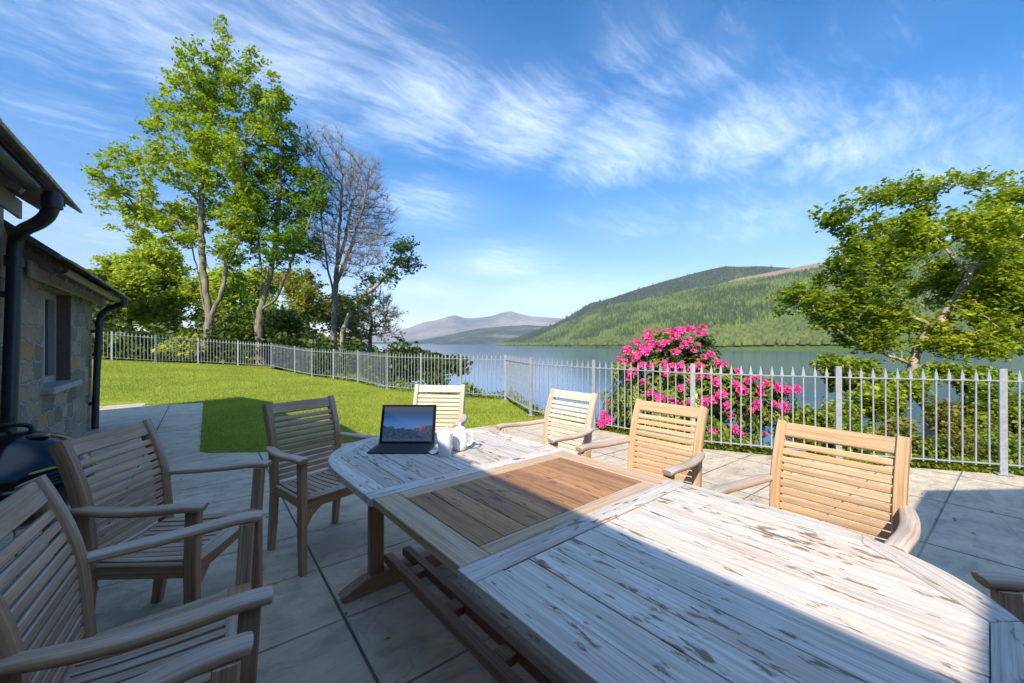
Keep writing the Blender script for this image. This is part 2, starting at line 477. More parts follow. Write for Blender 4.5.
def mat_lawn():
    m, T, b = material('mown_lawn')
    pos = T.n('ShaderNodeNewGeometry').outputs['Position']
    a = T.noise(pos, 0.55, 4, 0.6); c = T.noise(pos, 5, 5, 0.7); d = T.noise(pos, 60, 4, 0.75)
    col = T.ramp(T.math('ADD', T.math('MULTIPLY', a, 0.5), T.math('ADD', T.math('MULTIPLY', c, 0.3), T.math('MULTIPLY', d, 0.2))),
                 [(0.36, (.12, .19, .022)), (0.5, (.21, .275, .03)), (0.64, (.32, .34, .055))])
    T.l(col, b.inputs['Base Color']); b.inputs['Roughness'].default_value = 0.9; b.inputs['Specular IOR Level'].default_value = 0.1
    T.l(T.bump(T.math('ADD', d, T.math('MULTIPLY', c, 0.6)), 0.9, 0.03), b.inputs['Normal'])
    return m
M['lawn'] = mat_lawn()
M['blade'] = mat_leaf('grass_blades', (.15, .22, .024), (.28, .345, .042), (.47, .47, .085), trans=0.3, rough=0.6, scale=0.8)
def mat_bank():
    m, T, b = material('rough_bank')
    pos = T.n('ShaderNodeNewGeometry').outputs['Position']
    a = T.noise(pos, 0.8, 5, 0.65); d = T.noise(pos, 9, 5, 0.7)
    col = T.ramp(T.math('ADD', T.math('MULTIPLY', a, 0.6), T.math('MULTIPLY', d, 0.4)), [(0.36, (.03, .045, .012)), (0.52, (.065, .09, .02)), (0.66, (.11, .10, .04))])
    T.l(col, b.inputs['Base Color']); b.inputs['Roughness'].default_value = 0.95
    T.l(T.bump(d, 1.0, 0.1), b.inputs['Normal'])
    return m
M['bank'] = mat_bank()
def mat_water():
    m, T, b = material('loch_water')
    pos = T.n('ShaderNodeNewGeometry').outputs['Position']
    b.inputs['Base Color'].default_value = (.02, .085, .20, 1)
    b.inputs['Roughness'].default_value = 0.10; b.inputs['IOR'].default_value = 1.33
    b.inputs['Specular IOR Level'].default_value = 0.5
    n1 = T.noise(T.mapping(pos, scale=(1, 1.8, 1), rot=(0, 0, R(30))), 0.45, 6, 0.6); n2 = T.noise(pos, 2.6, 4, 0.6)
    T.l(T.bump(T.math('ADD', n1, T.math('MULTIPLY', n2, 0.25)), 0.05, 0.5), b.inputs['Normal'])
    return m
M['water'] = mat_water()

def mat_stone():
    m, T, b = material('rubble_stone_wall')
    pos = T.n('ShaderNodeTexCoord').outputs['Object']
    w1 = T.noise(pos, 2.3, 3, 0.5, out='Color'); w2 = T.noise(pos, 9, 4, 0.6, out='Color')
    p = T.vmath('ADD', pos, T.vmath('MULTIPLY', T.vmath('SUBTRACT', w1, (.5, .5, .5)).outputs[0], (.30, .30, .24)).outputs[0]).outputs[0]
    p = T.vmath('ADD', p, T.vmath('MULTIPLY', T.vmath('SUBTRACT', w2, (.5, .5, .5)).outputs[0], (.11, .11, .11)).outputs[0]).outputs[0]
    sp_ = T.n('ShaderNodeSeparateXYZ'); T.l(p, sp_.inputs[0]); cb_ = T.n('ShaderNodeCombineXYZ')
    T.l(T.math('ADD', sp_.outputs[0], sp_.outputs[1]), cb_.inputs[0]); T.l(sp_.outputs[2], cb_.inputs[1])
    br = T.n('ShaderNodeTexBrick'); br.offset = 0.42; br.offset_frequency = 2; br.squash = 1.7; br.squash_frequency = 3
    T.l(cb_.outputs[0], br.inputs['Vector']); br.inputs['Color1'].default_value = (0, 0, 0, 1); br.inputs['Color2'].default_value = (1, 1, 1, 1); br.inputs['Mortar'].default_value = (.5, .5, .5, 1)
    br.inputs['Scale'].default_value = 1.0; br.inputs['Mortar Size'].default_value = 0.016; br.inputs['Mortar Smooth'].default_value = 0.6; br.inputs['Brick Width'].default_value = 0.30; br.inputs['Row Height'].default_value = 0.19
    e = T.math('SUBTRACT', 1.0, br.outputs['Fac'])
    stone = T.ramp(br.outputs['Color'], [(0.0, (.12, .10, .08)), (0.25, (.42, .33, .22)), (0.45, (.18, .165, .14)), (0.65, (.54, .42, .27)), (0.8, (.26, .22, .18)), (1.0, (.55, .28, .12))])
    n = T.noise(pos, 14, 6, 0.7)
    stone = T.mix(T.rng(n, 0.35, 0.7, 0, 0.6), stone, (.16, .14, .12))
    lich = T.noise(pos, 5, 5, 0.7)
    stone = T.mix(T.rng(lich, 0.58, 0.7, 0, 0.6), stone, (.42, .41, .37))
    mort = T.mix(n, (.34, .31, .26), (.46, .42, .36))
    col = T.mix(T.rng(e, 0.15, 0.75), mort, stone)
    T.l(col, b.inputs['Base Color']); b.inputs['Roughness'].default_value = 0.92
    h = T.math('ADD', e, T.math('MULTIPLY', n, 0.6))
    T.l(T.bump(h, 0.9, 0.045), b.inputs['Normal'])
    return m
M['stone'] = mat_stone()
M['slate'] = plain('roof_slate', (.10, .105, .115), 0.6, var=0.25, vscale=8)
M['slate_edge'] = plain('weathered_slate_edge', (.44, .42, .28), 0.8, var=0.3, vscale=12)
M['paint_wood'] = plain('grey_brown_painted_timber', (.27, .225, .20), 0.6, var=0.12)
M['paint_white'] = plain('cream_painted_timber', (.36, .35, .32), 0.5, var=0.06)
M['pipe'] = plain('black_cast_pipe', (.020, .024, .034), 0.38, var=0.2)
M['glass'] = plain('window_glass', (.03, .035, .04), 0.06, var=0.02)
M['brownboard'] = plain('brown_window_timber', (.13, .10, .085), 0.6, var=0.12)
M['sill'] = plain('stone_sill', (.40, .38, .35), 0.8, var=0.15)
M['galv'] = plain('galvanised_steel', (.36, .39, .42), 0.42, metal=0.35, var=0.14, vscale=25)
M['enamel'] = plain('black_enamel', (.008, .009, .012), 0.12, var=0.02)
M['bbq_metal'] = plain('barbecue_metal', (.30, .30, .31), 0.35, metal=0.9)
M['handle'] = plain('black_handle_plastic', (.02, .02, .02), 0.5)
M['cable'] = plain('yellow_green_cable', (.42, .40, .05), 0.5, var=0.2, vscale=12)
M['ceramic'] = plain('white_glazed_ceramic', (.80, .80, .79), 0.14, var=0.02)
M['coffee'] = plain('dark_coffee', (.05, .028, .015), 0.1)
M['paper'] = plain('white_paper', (.72, .69, .72), 0.8, var=0.05)
M['case'] = plain('charcoal_tablet_case', (.022, .025, .032), 0.55, var=0.1)
M['bezel'] = plain('black_glass_bezel', (.008, .009, .011), 0.08, var=0.02)
M['brass'] = plain('dull_hinge_metal', (.30, .29, .27), 0.45, metal=0.7)

# ------------------------------------------------------------------ ground, lawn, bank, patio
FENCE = [(8.2, -8), (6.9, -1.7), (6.35, -0.09), (5.61, 1.07), (4.97, 2.39), (4.90, 3.89), (4.93, 5.34), (5.89, 7.26), (5.39, 8.39), (4.99, 9.71),
         (4.60, 11.0), (4.60, 13.4), (4.29, 15.0), (3.80, 15.9), (3.56, 17.5), (3.07, 19.5)]
SHORE = np.array(FENCE + [(3.6, 24), (5, 34), (8, 60), (12, 90), (30, 150), (60, 220), (120, 300)], dtype=float)
SHORE = np.vstack([[(14, -60)], SHORE])
def lawn_z(x, y):
    t = np.clip((y - 11.5) / 9.0, 0, 1.0)
    return -0.012 + t * np.clip(0.29 + (3 - x) * 0.085, 0.0, 1.1) * (t ** 0.3)
def shore_s(x, y):
    """signed distance beyond the fence/bank line, + towards the loch"""
    P_ = np.stack([x, y], -1); best = np.full(x.shape, 1e9); sgn = np.zeros(x.shape)
    for a, b in zip(SHORE[:-1], SHORE[1:]):
        e = b - a; L2 = e @ e
        t = np.clip(((P_ - a) @ e) / L2, 0, 1)
        q = a + t[..., None] * e; dv = P_ - q; dist = np.hypot(dv[..., 0], dv[..., 1])
        cr = e[0] * dv[..., 1] - e[1] * dv[..., 0]
        upd = dist < best - 1e-9
        best = np.where(upd, dist, best); sgn = np.where(upd, np.where(cr < 0, 1.0, -1.0), sgn)
    return best * sgn
WATER_Z = -8.0
def bank_drop(s, y):
    s = np.maximum(s, 0); k = np.clip((y - 2.5) / 3.0, 0, 1)
    return -((0.16 + 0.36 * k) * s + (0.012 + .01 * k) * s ** 2)
def ground_z(x, y):
    x = np.asarray(x, float); y = np.asarray(y, float)
    s = shore_s(x, y)
    z = lawn_z(x, y) * np.clip(1 - s / 3.0, 0, 1) + np.maximum(bank_drop(s, y), -16)
    far = np.clip((y - 24) / 20, 0, 1) * np.clip(-s / 6, 0, 1)
    return z - far * 0.8
def gz(x, y): return float(ground_z(np.array([x]), np.array([y]))[0])
# lawn sheet (inside the fence) and rough bank (outside)
def grid_faces(nx, ny):
    i = np.arange(nx - 1)[:, None] * ny + np.arange(ny - 1)[None, :]
    return np.stack([i, i + ny, i + ny + 1, i + 1], -1).reshape(-1, 4)
gx = np.concatenate([np.linspace(-90, -14, 24), np.linspace(-13, 14, 136), np.linspace(15, 90, 40)])
gy = np.concatenate([np.linspace(-40, -4, 12), np.linspace(-3, 24, 136), np.linspace(25, 110, 45)])
GX, GY = np.meshgrid(gx, gy, indexing='ij')
GZ = ground_z(GX, GY)
GV = np.stack([GX, GY, GZ], -1).reshape(-1, 3)
GF = grid_faces(len(gx), len(gy))
cen = GV[GF].mean(1); S_ = shore_s(cen[:, 0], cen[:, 1])
inside = (S_ < 0.03) & (cen[:, 1] < 21.3 - 0.0 * cen[:, 0])
tag(np_mesh('lawn', GV, GF[inside], M['lawn'], smooth=True), kind='structure')
tag(np_mesh('lakeside_bank', GV - np.array([0, 0, 0.004]), GF[~inside], M['bank'], smooth=True), kind='structure')

def sheet(name, pts, z, th, m):
    mb = MB(); mb.prism(pts, z - th, z, bev=0.008); o = mb.build(name, m); return tag(o, kind='structure')
PATIO = [(-9, -6), (8.0, -6), (6.95, -1.75), (6.42, -0.15), (5.66, 1.02), (5.02, 2.37), (4.96, 3.9), (4.9, 5.0), (3.4, 5.18), (0.85, 5.62), (0.30, 6.02), (0.22, 6.18)]
sheet('patio', PATIO + [(-9, 6.18)], 0.0, 0.10, M['patio'])
sheet('path', [(-9, 6.18), (0.22, 6.18), (0.46, 11.15), (-0.55, 11.45), (-0.42, 12.1), (-2.2, 13.1), (-9, 13.4)], 0.0, 0.10, M['patio'])

# loch
wv = [(-9000, -9000, WATER_Z), (12000, -9000, WATER_Z), (12000, 12000, WATER_Z), (-9000, 12000, WATER_Z)]
tag(np_mesh('lake_water', wv, [[0, 1, 2, 3]], M['water']), kind='structure')

# ------------------------------------------------------------------ hills across the loch
def fbm(x, y, seed, octs=5, f=1.0):
    rs = np.random.RandomState(seed); out = np.zeros_like(x, dtype=float); a = 1.0
    for o in range(octs):
        for _ in range(3):
            th = rs.uniform(0, 2 * math.pi); ph = rs.uniform(0, 2 * math.pi)
            out += a * np.sin((x * math.cos(th) + y * math.sin(th)) * f + ph + 1.3 * np.sin((x * math.sin(th) - y * math.cos(th)) * f * 0.7 + ph * 2)) / 3
        a *= 0.5; f *= 2.03
    return out
def hill_surface(sky_pts, d_shore, d_ridge, u0, u1, nu, nr, seed, rough=0.05, back=0.6, power=0.9):
    us = np.linspace(u0, u1, nu)
    sp = np.array(sky_pts, float)
    vs = np.interp(us, sp[:, 0], sp[:, 1])
    ds = np.interp(us, [p[0] for p in d_shore], [p[1] for p in d_shore])
    dr = np.interp(us, [p[0] for p in d_ridge], [p[1] for p in d_ridge])
    zr = CAM_H + (343 - vs) / FPX * dr
    t = np.concatenate([np.linspace(-0.06, 1, nr), np.linspace(1.06, 1 + back, 8)])
    U, Tt = np.meshgrid(us, t, indexing='ij')
    D = ds[:, None] + (dr - ds)[:, None] * Tt
    prof = np.where(Tt < 1, np.sign(Tt) * np.abs(Tt) ** power, 1 - (Tt - 1) * 0.5)
    Z = WATER_Z - 0.5 + (zr - WATER_Z)[:, None] * prof
    X = (U - 512) / FPX * D
    x = X * CA + D * SA; y = -X * SA + D * CA
    env = np.clip(Tt, 0, 1) * np.clip(1.12 - Tt, 0.0, 1)
    Z = Z + fbm(x, y, seed, 5, 2 * math.pi / (dr.mean() * 0.35)) * env * rough * (zr - WATER_Z)[:, None]
    return us, t, np.stack([x, y, Z], -1)
def mat_hill(name, stops, scale, bumpd, extra=None):
    m, T, b = material(name)
    pos = T.n('ShaderNodeNewGeometry').outputs['Position']
    a = T.noise(pos, scale, 6, 0.65, 0.4); c = T.noise(pos, scale * 9, 5, 0.7)
    f = T.math('ADD', T.math('MULTIPLY', a, 0.65), T.math('MULTIPLY', c, 0.35))
    col = T.ramp(f, stops)
    if extra is not None:
        e = T.attr('heath', 'Fac'); col = T.mix(T.rng(e, 0.35, 0.65), col, T.mix(c, *extra))
    T.l(col, b.inputs['Base Color']); b.inputs['Roughness'].default_value = 1.0; b.inputs['Specular IOR Level'].default_value = 0.0
    T.l(T.bump(c, 1.0, bumpd), b.inputs['Normal'])
    return m
M['hill_near'] = mat_hill('near_hill', [(0.35, (.035, .06, .015)), (0.5, (.07, .105, .025)), (0.66, (.13, .155, .04))], 0.006, 6, ((.22, .155, .11), (.31, .23, .165)))
M['hill_back'] = mat_hill('back_hill', [(0.35, (.02, .035, .018)), (0.5, (.032, .05, .024)), (0.66, (.08, .11, .035))], 0.004, 6)
M['mountain'] = mat_hill('far_mountain', [(0.38, (.09, .095, .10)), (0.5, (.17, .16, .155)), (0.62, (.31, .265, .23))], 0.0011, 40)
M['foothill'] = mat_hill('far_foothill', [(0.40, (.025, .04, .045)), (0.5, (.045, .065, .06)), (0.6, (.17, .17, .11))], 0.0025, 20)
def add_hill(name, S, m, heath=None):
    us, t, V = S
    o = tag(np_mesh(name, V.reshape(-1, 3), grid_faces(len(us), len(t)), m, smooth=True), kind='structure')
    if heath is not None:
        at = o.data.attributes.new('heath', 'FLOAT', 'POINT'); at.data.foreach_set('value', heath(us, t, V).astype(np.float32).ravel())
    return o
SK_A = [(500, 347), (530, 342), (560, 327), (600, 309), (650, 299), (707, 288), (740, 278), (785, 269), (832, 261), (900, 247), (1000, 231), (1150, 215), (1400, 215), (1900, 230)]
SK_B = [(505, 345), (520, 338), (549, 327), (568, 317), (591, 303), (602, 301), (645, 287), (687, 275), (710, 269), (725, 266), (740, 266.5), (760, 266), (790, 268), (820, 272), (900, 300)]
SA_ = hill_surface(SK_A, [(500, 1500), (560, 1150), (600, 900), (700, 540), (830, 470), (1100, 420), (1900, 400)], [(500, 1900), (600, 1500), (707, 1500), (832, 1500), (1200, 1400), (1900, 1300)], 500, 1900, 240, 60, 3, rough=0.05)
SB_ = hill_surface(SK_B, [(500, 2100), (700, 1900), (900, 2000)], [(500, 2600), (600, 2400), (720, 2300), (900, 2400)], 503, 900, 140, 30, 5, rough=0.04)
def heathA(us, t, V):
    U, Tt = np.meshgrid(us, t, indexing='ij')
    w = np.interp(us, [690, 710, 740, 800, 840, 900, 1900], [0, 0.08, 0.19, 0.20, 0.17, 0.12, 0.08])[:, None]
    lo = 1 - w + 0.02 * np.sin(U * 0.13) + 0.012 * np.sin(U * 0.41)
    return np.clip((Tt - lo) / 0.02 + 0.5, 0, 1) * (U > 698)
hillA = add_hill('forested_hill', SA_, M['hill_near'], heathA)
hillB = add_hill('dark_ridge_hill', SB_, M['hill_back'])
SK_M = [(300, 338), (380, 333), (408, 328), (425, 322), (438.6, 319.7), (448, 316.5), (455, 315), (466.7, 318.5), (480, 317.5), (492, 316), (502, 312.5), (511, 311), (520, 313.5), (530, 316), (556, 318), (600, 322), (700, 335)]
SM_ = hill_surface(SK_M, [(300, 5200), (700, 5200)], [(300, 7600), (700, 7600)], 300, 700, 160, 30, 11, rough=0.05, power=1.15)
add_hill('far_mountains', SM_, M['mountain'])
SK_F = [(340, 343), (415, 341), (432, 338), (450, 334.5), (465, 331), (481, 328), (496, 326.6), (511, 326), (525, 325), (539, 325.5), (570, 328), (640, 338)]
SF_ = hill_surface(SK_F, [(340, 3600), (500, 3100), (640, 3000)], [(340, 4600), (640, 4400)], 340, 640, 120, 26, 17, rough=0.07)
add_hill('far_foothills', SF_, M['foothill'])

# forest on the hills: thousands of small conifers and rounder broadleaves, one mass
def forest(name, S, n, hmin, hmax, seed, mats, avoid=None, umax=1150, tmax=1.0):
    rs = np.random.RandomState(seed); us, t, V = S
    nu, nt = V.shape[:2]
    cu = rs.uniform(0, 1, n * 3); ct = rs.uniform(0.0, 1.0, n * 3)
    iu = cu * (np.searchsorted(us, umax) - 2); tt0, tt1 = np.searchsorted(t, 0.0), np.searchsorted(t, tmax) - 1
    it = tt0 + ct * (tt1 - tt0 - 0.01)
    i0, j0 = iu.astype(int), it.astype(int); fu, ft = (iu - i0)[:, None], (it - j0)[:, None]
    p = (V[i0, j0] * (1 - fu) * (1 - ft) + V[np.minimum(i0 + 1, nu - 1), j0] * fu * (1 - ft) + V[i0, j0 + 1] * (1 - fu) * ft + V[np.minimum(i0 + 1, nu - 1), j0 + 1] * fu * ft)
    tv = t[j0]; uv = us[i0]
    den = fbm(p[:, 0], p[:, 1], seed + 5, 4, 2 * math.pi / 260)
    keep = rs.uniform(0, 1, len(p)) < np.clip(0.75 + 0.5 * den, 0.08, 1)
    if avoid is not None: keep &= ~avoid(uv, tv, rs)
    p, tv = p[keep][:n], tv[keep][:n]
    n = len(p)
    kind = (den[keep][:n] + rs.normal(0, 0.35, n)); mi = np.where(kind > 0.25, 1, 0); mi = np.where((tv < 0.10) | (rs.uniform(0, 1, n) < 0.08), 2, mi)
    h = rs.uniform(hmin, hmax, n) * np.where(mi == 2, 0.75, 1.0); r = h * np.where(mi == 2, 0.45, rs.uniform(0.17, 0.24, n))
    k = 6; ang = np.arange(k) * 2 * math.pi / k
    off = rs.uniform(0, 6, n)[:, None] + ang[None]
    rr = r[:, None] * rs.uniform(0.75, 1.2, (n, k))
    ring0 = np.stack([p[:, 0:1] + rr * np.cos(off), p[:, 1:2] + rr * np.sin(off), p[:, 2:3] + np.where(mi == 2, 0.18, 0.05)[:, None] * h[:, None] + 0 * off], -1)
    mid = np.where(mi == 2, 0.9, 0.55)[:, None]; midh = np.where(mi == 2, 0.68, 0.5)[:, None]
    ring1 = np.stack([p[:, 0:1] + rr * mid * np.cos(off), p[:, 1:2] + rr * mid * np.sin(off), p[:, 2:3] + midh * h[:, None] + 0 * off], -1)
    top = p + np.stack([0 * h, 0 * h, h], -1)
    verts = np.concatenate([ring0, ring1, top[:, None]], 1).reshape(-1, 3)
    b = np.arange(n)[:, None] * (2 * k + 1)
    f = []
    for j in range(k):
        j2 = (j + 1) % k
        f.append(np.concatenate([b + j, b + j2, b + k + j2], 1)); f.append(np.concatenate([b + j, b + k + j2, b + k + j], 1))
        f.append(np.concatenate([b + k + j, b + k + j2, b + 2 * k], 1))
    F = np.stack(f, 1).reshape(-1, 3); MI = np.repeat(mi, 3 * k)
    return tag(np_mesh(name, verts, F, mats, matidx=MI), kind='stuff')
M['spruce'] = mat_leaf('spruce_needles', (.018, .034, .012), (.034, .058, .018), (.058, .09, .026), trans=0.0, rough=0.9, scale=0.01)
M['larch'] = mat_leaf('larch_needles', (.06, .095, .022), (.095, .135, .03), (.13, .17, .04), trans=0.0, rough=0.9, scale=0.01)
M['broadleaf'] = mat_leaf('shore_broadleaves', (.045, .07, .018), (.075, .105, .026), (.12, .145, .036), trans=0.0, rough=0.9, scale=0.01)
M['ridge_spruce'] = mat_leaf('ridge_spruce_needles', (.010, .020, .010), (.018, .032, .014), (.032, .05, .02), trans=0.0, rough=0.9, scale=0.01)
def avoidA(u, tv, rs):
    w = np.interp(u, [690, 710, 740, 800, 840, 900, 1900], [0, 0.08, 0.19, 0.20, 0.17, 0.12, 0.08])
    return (u > 698) & (tv > 1 - w - 0.02 + rs.normal(0, 0.01, len(u)))
forest('hillside_forest', SA_, 34000, 7, 15, 21, [M['spruce'], M['larch'], M['broadleaf']], avoidA)
forest('ridge_forest', SB_, 6000, 14, 26, 22, [M['ridge_spruce'], M['ridge_spruce'], M['spruce']], None, umax=880)

# the air: pale even haze round everything
hz = MB(); hz.box((1500, 2500, 560), (17000, 17000, 1170)); hzo = hz.build('haze', [])
hm = bpy.data.materials.new('haze_air'); hm.use_nodes = True
hn = hm.node_tree; hn.nodes.remove(hn.nodes['Principled BSDF'])
pv = hn.nodes.new('ShaderNodeVolumePrincipled'); pv.inputs['Color'].default_value = (.66, .82, 1.0, 1); pv.inputs['Density'].default_value = 0.000068
pv.inputs['Anisotropy'].default_value = 0.0
hn.links.new(pv.outputs[0], hn.nodes['Material Output'].inputs['Volume'])
hzo.data.materials.append(hm); tag(hzo, kind='stuff')

# ------------------------------------------------------------------ stone house beside the patio
XW = -1.28
HROT = R(1.8)
def wall_block(mb, x0, x1, y0, y1, z0, z1): mb.box(((x0 + x1) / 2, (y0 + y1) / 2, (z0 + z1) / 2), (x1 - x0, y1 - y0, z1 - z0))
def roof_slab(mb, xe, ze, xr, zr, y0, y1, th=0.05):
    v = [(xe, ze), (xr, zr), (xr, zr + th), (xe, ze + th)]
    a = [mb.bm.verts.new((p[0], y0, p[1])) for p in v]; b = [mb.bm.verts.new((p[0], y1, p[1])) for p in v]
    for i in range(4): mb.bm.faces.new((a[i], a[(i + 1) % 4], b[(i + 1) % 4], b[i]))
    mb.bm.faces.new(a); mb.bm.faces.new(list(reversed(b)))
def eave_parts(root, xe, ze, y0, y1, tails, wallx, slope):
    # slates seen from below, overlapping at the eave
    sl = MB(); n = int((y1 - y0) / 0.30)
    for i in range(n):
        ya = y0 + (y1 - y0) * i / n; yb = y0 + (y1 - y0) * (i + 1) / n
        rot = Matrix.Translation((xe + 0.075, (ya + yb) / 2, ze - 0.005 + random.uniform(-.004, .004))) @ Matrix.Rotation(slope, 4, 'Y')
        sl.box((-0.22, 0, 0), (0.46, yb - ya - 0.012, 0.020), rot, bev=0.003)
    sl.build('eave_slate', M['slate_edge'], root)
    fb = MB(); fb.box((wallx + 0.12, (y0 + y1) / 2 - .03, ze - 0.075), (0.025, y1 - y0 - 0.12, 0.15), bev=0.004); [fb.box((wallx + 0.1345, y0 + 0.2 + i_ * 0.42, ze - 0.078), (0.004, 0.016, 0.12), mi=1) for i_ in range(int((y1 - y0 - 0.4) / 0.42))]; fb.build('fascia', [M['paint_wood'], M['paint_white']], root)
    L = y1 - y0
    for i in range(tails):
        y = y0 + 0.25 + (L - 0.5) * i / (tails - 1)
        t = MB(); rot = Matrix.Translation((xe - 0.06, y, ze - 0.05)) @ Matrix.Rotation(slope, 4, 'Y')
        t.box((-0.15, 0, -0.02), (0.28, 0.05, 0.09), rot, bev=0.003); t.box((-0.008, 0, -0.02), (0.008, 0.018, 0.10), rot, mi=1)
        t.build('rafter_tail', [M['paint_wood'], M['paint_white']], root)
def gutter(root, x, z, y0, y1):
    g = MB(); n = 8; ring0 = []
    for k, r in enumerate((0.048, 0.041)):
        for j in range(n + 1):
            a = math.pi + math.pi * j / n
            ring0.append((x + r * math.cos(a), z + r * math.sin(a)))
    pts = ring0[:n + 1] + list(reversed(ring0[n + 1:]))
    a = [g.bm.verts.new((p[0], y0, p[1])) for p in pts]; b = [g.bm.verts.new((p[0], y1, p[1])) for p in pts]
    for i in range(len(pts)):
        k = (i + 1) % len(pts); g.bm.faces.new((a[i], a[k], b[k], b[i]))
    for q in (a, b):
        for i in range(n): g.bm.faces.new((q[i], q[i + 1], q[2 * n - i], q[2 * n + 1 - i]))
    return g.build('gutter', M['pipe'], root, smooth=True)
def smooth_path(pts, it=2):
    pts = [Vector(p) for p in pts]
    for _ in range(it):
        o = [pts[0]]
        for a, b in zip(pts[:-1], pts[1:]): o += [a.lerp(b, .25), a.lerp(b, .75)]
        pts = o + [pts[-1]]
    return pts
def downpipe(root, pts, r, collars, brackets):
    p = MB(); p.sweep(smooth_path(pts, 2), 2 * r, 2 * r, up=(0.3, 1, 0.05), seg=14, power=2)
    for c, axis in collars:
        p.sweep([Vector(c) - Vector(axis) * 0.045, Vector(c) + Vector(axis) * 0.045], 2.5 * r, 2.5 * r, up=(0.3, 1, 0.05), seg=14, power=2)
    o = p.build('downpipe', M['pipe'], root, smooth=True)
    for c in brackets:
        b = MB(); b.box(c, (0.16, 0.05, 0.05), bev=0.006); b.build('bracket', M['pipe'], o)
    return o
# main house: wall with a window, long eave over the near side of the patio, and an unseen wing behind, put in to cast the right-hand patio shadow
h1 = tag(empty('stone_house', (XW, 0, 0)), 'tall near stone house with black swan-neck downpipe at the left edge', 'house')
def under(root, o): return o
EX1, EZ1, EY1 = -0.90, 2.50, 5.23
wb = MB(); wall_block(wb, -7.0, XW, -1.6, 5.28, -0.1, EZ1 + 0.272)
wall_block(wb, -7.0, 2.02, -6.5, -1.62, -0.1, 2.64)
w_ = wb.build('wall', M['stone'], h1); w_.matrix_parent_inverse = Matrix.Translation((-XW, 0, 0))
rb = MB(); roof_slab(rb, EX1 - 0.02, EZ1 + 0.02, -4.28, EZ1 + 0.02 + 3.36 * 0.72, -6.0, EY1)
roof_slab(rb, -7.66, EZ1 + 0.02, -4.28, EZ1 + 0.02 + 3.38 * 0.72, -6.0, EY1)
r_ = rb.build('roof', M['slate'], h1)
rw = MB()
for (ye, yr) in ((-1.20, -4.0), (-6.8, -4.0)):
    v = [(-3.0, ye, 2.62), (2.28, ye, 2.62), (2.28, yr, 4.6), (-3.0, yr, 4.6)]
    a = [rw.bm.verts.new(p) for p in v]; b = [rw.bm.verts.new((p[0], p[1], p[2] + 0.05)) for p in v]
    for i in range(4): rw.bm.faces.new((a[i], a[(i + 1) % 4], b[(i + 1) % 4], b[i]))
    rw.bm.faces.new(a); rw.bm.faces.new(b)
rw.build('roof', M['slate'], h1)
def gable(tri, off, root):
    gb = MB(); a = [gb.bm.verts.new(p) for p in tri]; b = [gb.bm.verts.new(tuple(np.array(p) + off)) for p in tri]
    gb.bm.faces.new(a); gb.bm.faces.new(b)
    for i in range(3): gb.bm.faces.new((a[i], a[(i + 1) % 3], b[(i + 1) % 3], b[i]))
    return gb.build('gable', M['stone'], root)
gable([(2.01, -6.5, 2.64), (2.01, -1.62, 2.64), (2.01, -4.0, 4.55)], (-.4, 0, 0), h1)
gable([(-.97, 5.215, 2.555), (-7.6, 5.215, 2.555), (-4.28, 5.215, 4.96)], (0, -.4, 0), h1)
eave_parts(h1, EX1, EZ1, 0.5, EY1, 9, XW, R(35))
gutter(h1, EX1 - 0.03, EZ1 - 0.06, -1.2, EY1 - 0.9)
downpipe(h1, [(EX1 + .04, 4.50, EZ1 - 0.05), (EX1 + .04, 4.50, 2.34), (EX1 - .02, 4.60, 2.25), (-1.17, 5.13, 2.24), (-1.20, 5.19, 2.12), (-1.20, 5.19, 1.9), (-1.20, 5.10, 0.9), (-1.20, 5.02, 0.02)], 0.047,
         [((-1.20, 5.19, 2.0), (0, 0, 1)), ((EX1 + .04, 4.5, 2.38), (0, 0, 1))], [(-1.24, 5.17, 1.72), (-1.24, 5.07, 0.7)])
# ext: low stone extension
h2 = tag(empty('stone_outbuilding', (XW, 7, 0)), 'low stone outbuilding with one tall window and slate eave, beyond the near house', 'outbuilding')
WY0, WY1, WZ0, WZ1 = 6.41, 7.58, 0.84, 1.93
Y0, Y1, ZT = 5.29, 8.92, 2.305
EX2, EZ2, EY2 = -0.95, 2.05, 9.12
wb = MB()
for (ya, yb, za, zb) in ((Y0, WY0, -.1, ZT), (WY1, Y1, -.1, ZT), (WY0, WY1, -.1, WZ0), (WY0, WY1, WZ1, ZT)):
    wall_block(wb, XW - 0.42, XW - 0.004, ya, yb, za, zb)
wall_block(wb, -6.0, XW - 0.42, Y0, Y1, -.1, ZT)
wb.build('wall', M['stone'], h2)
gable([(-1.0, Y1 - .02, 2.105), (-6.37, Y1 - .02, 2.105), (-3.5, Y1 - .02, 4.06)], (0, -.4, 0), h2)
rb = MB(); roof_slab(rb, EX2 - 0.02, EZ2 + 0.02, -3.5, EZ2 + 0.02 + 2.9 * 0.68, Y0 + 0.02, EY2); roof_slab(rb, -6.4, EZ2 + 0.02, -3.5, EZ2 + 0.02 + 2.9 * 0.68, Y0 + 0.02, EY2)
rb.build('roof', M['slate'], h2)
eave_parts(h2, EX2, EZ2, Y0 + 0.05, EY2, 9, XW, R(33))
gutter(h2, EX2 - 0.015, EZ2 - 0.06, Y0 + 0.05, EY2 - 0.12)
downpipe(h2, [(EX2 + .04, 8.72, EZ2 - 0.06), (EX2 + .03, 8.74, 1.93), (-1.10, 8.80, 1.86), (-1.19, 8.84, 1.74), (-1.195, 8.84, 1.6), (-1.21, 8.74, 0.8), (-1.21, 8.64, 0.02)], 0.043,
         [((EX2 + .035, 8.73, 1.96), (0, 0, 1)), ((-1.195, 8.84, 1.62), (0, 0, 1))], [(-1.25, 8.82, 1.5), (-1.25, 8.69, 0.4)])
wf = MB(); xf = XW - 0.16
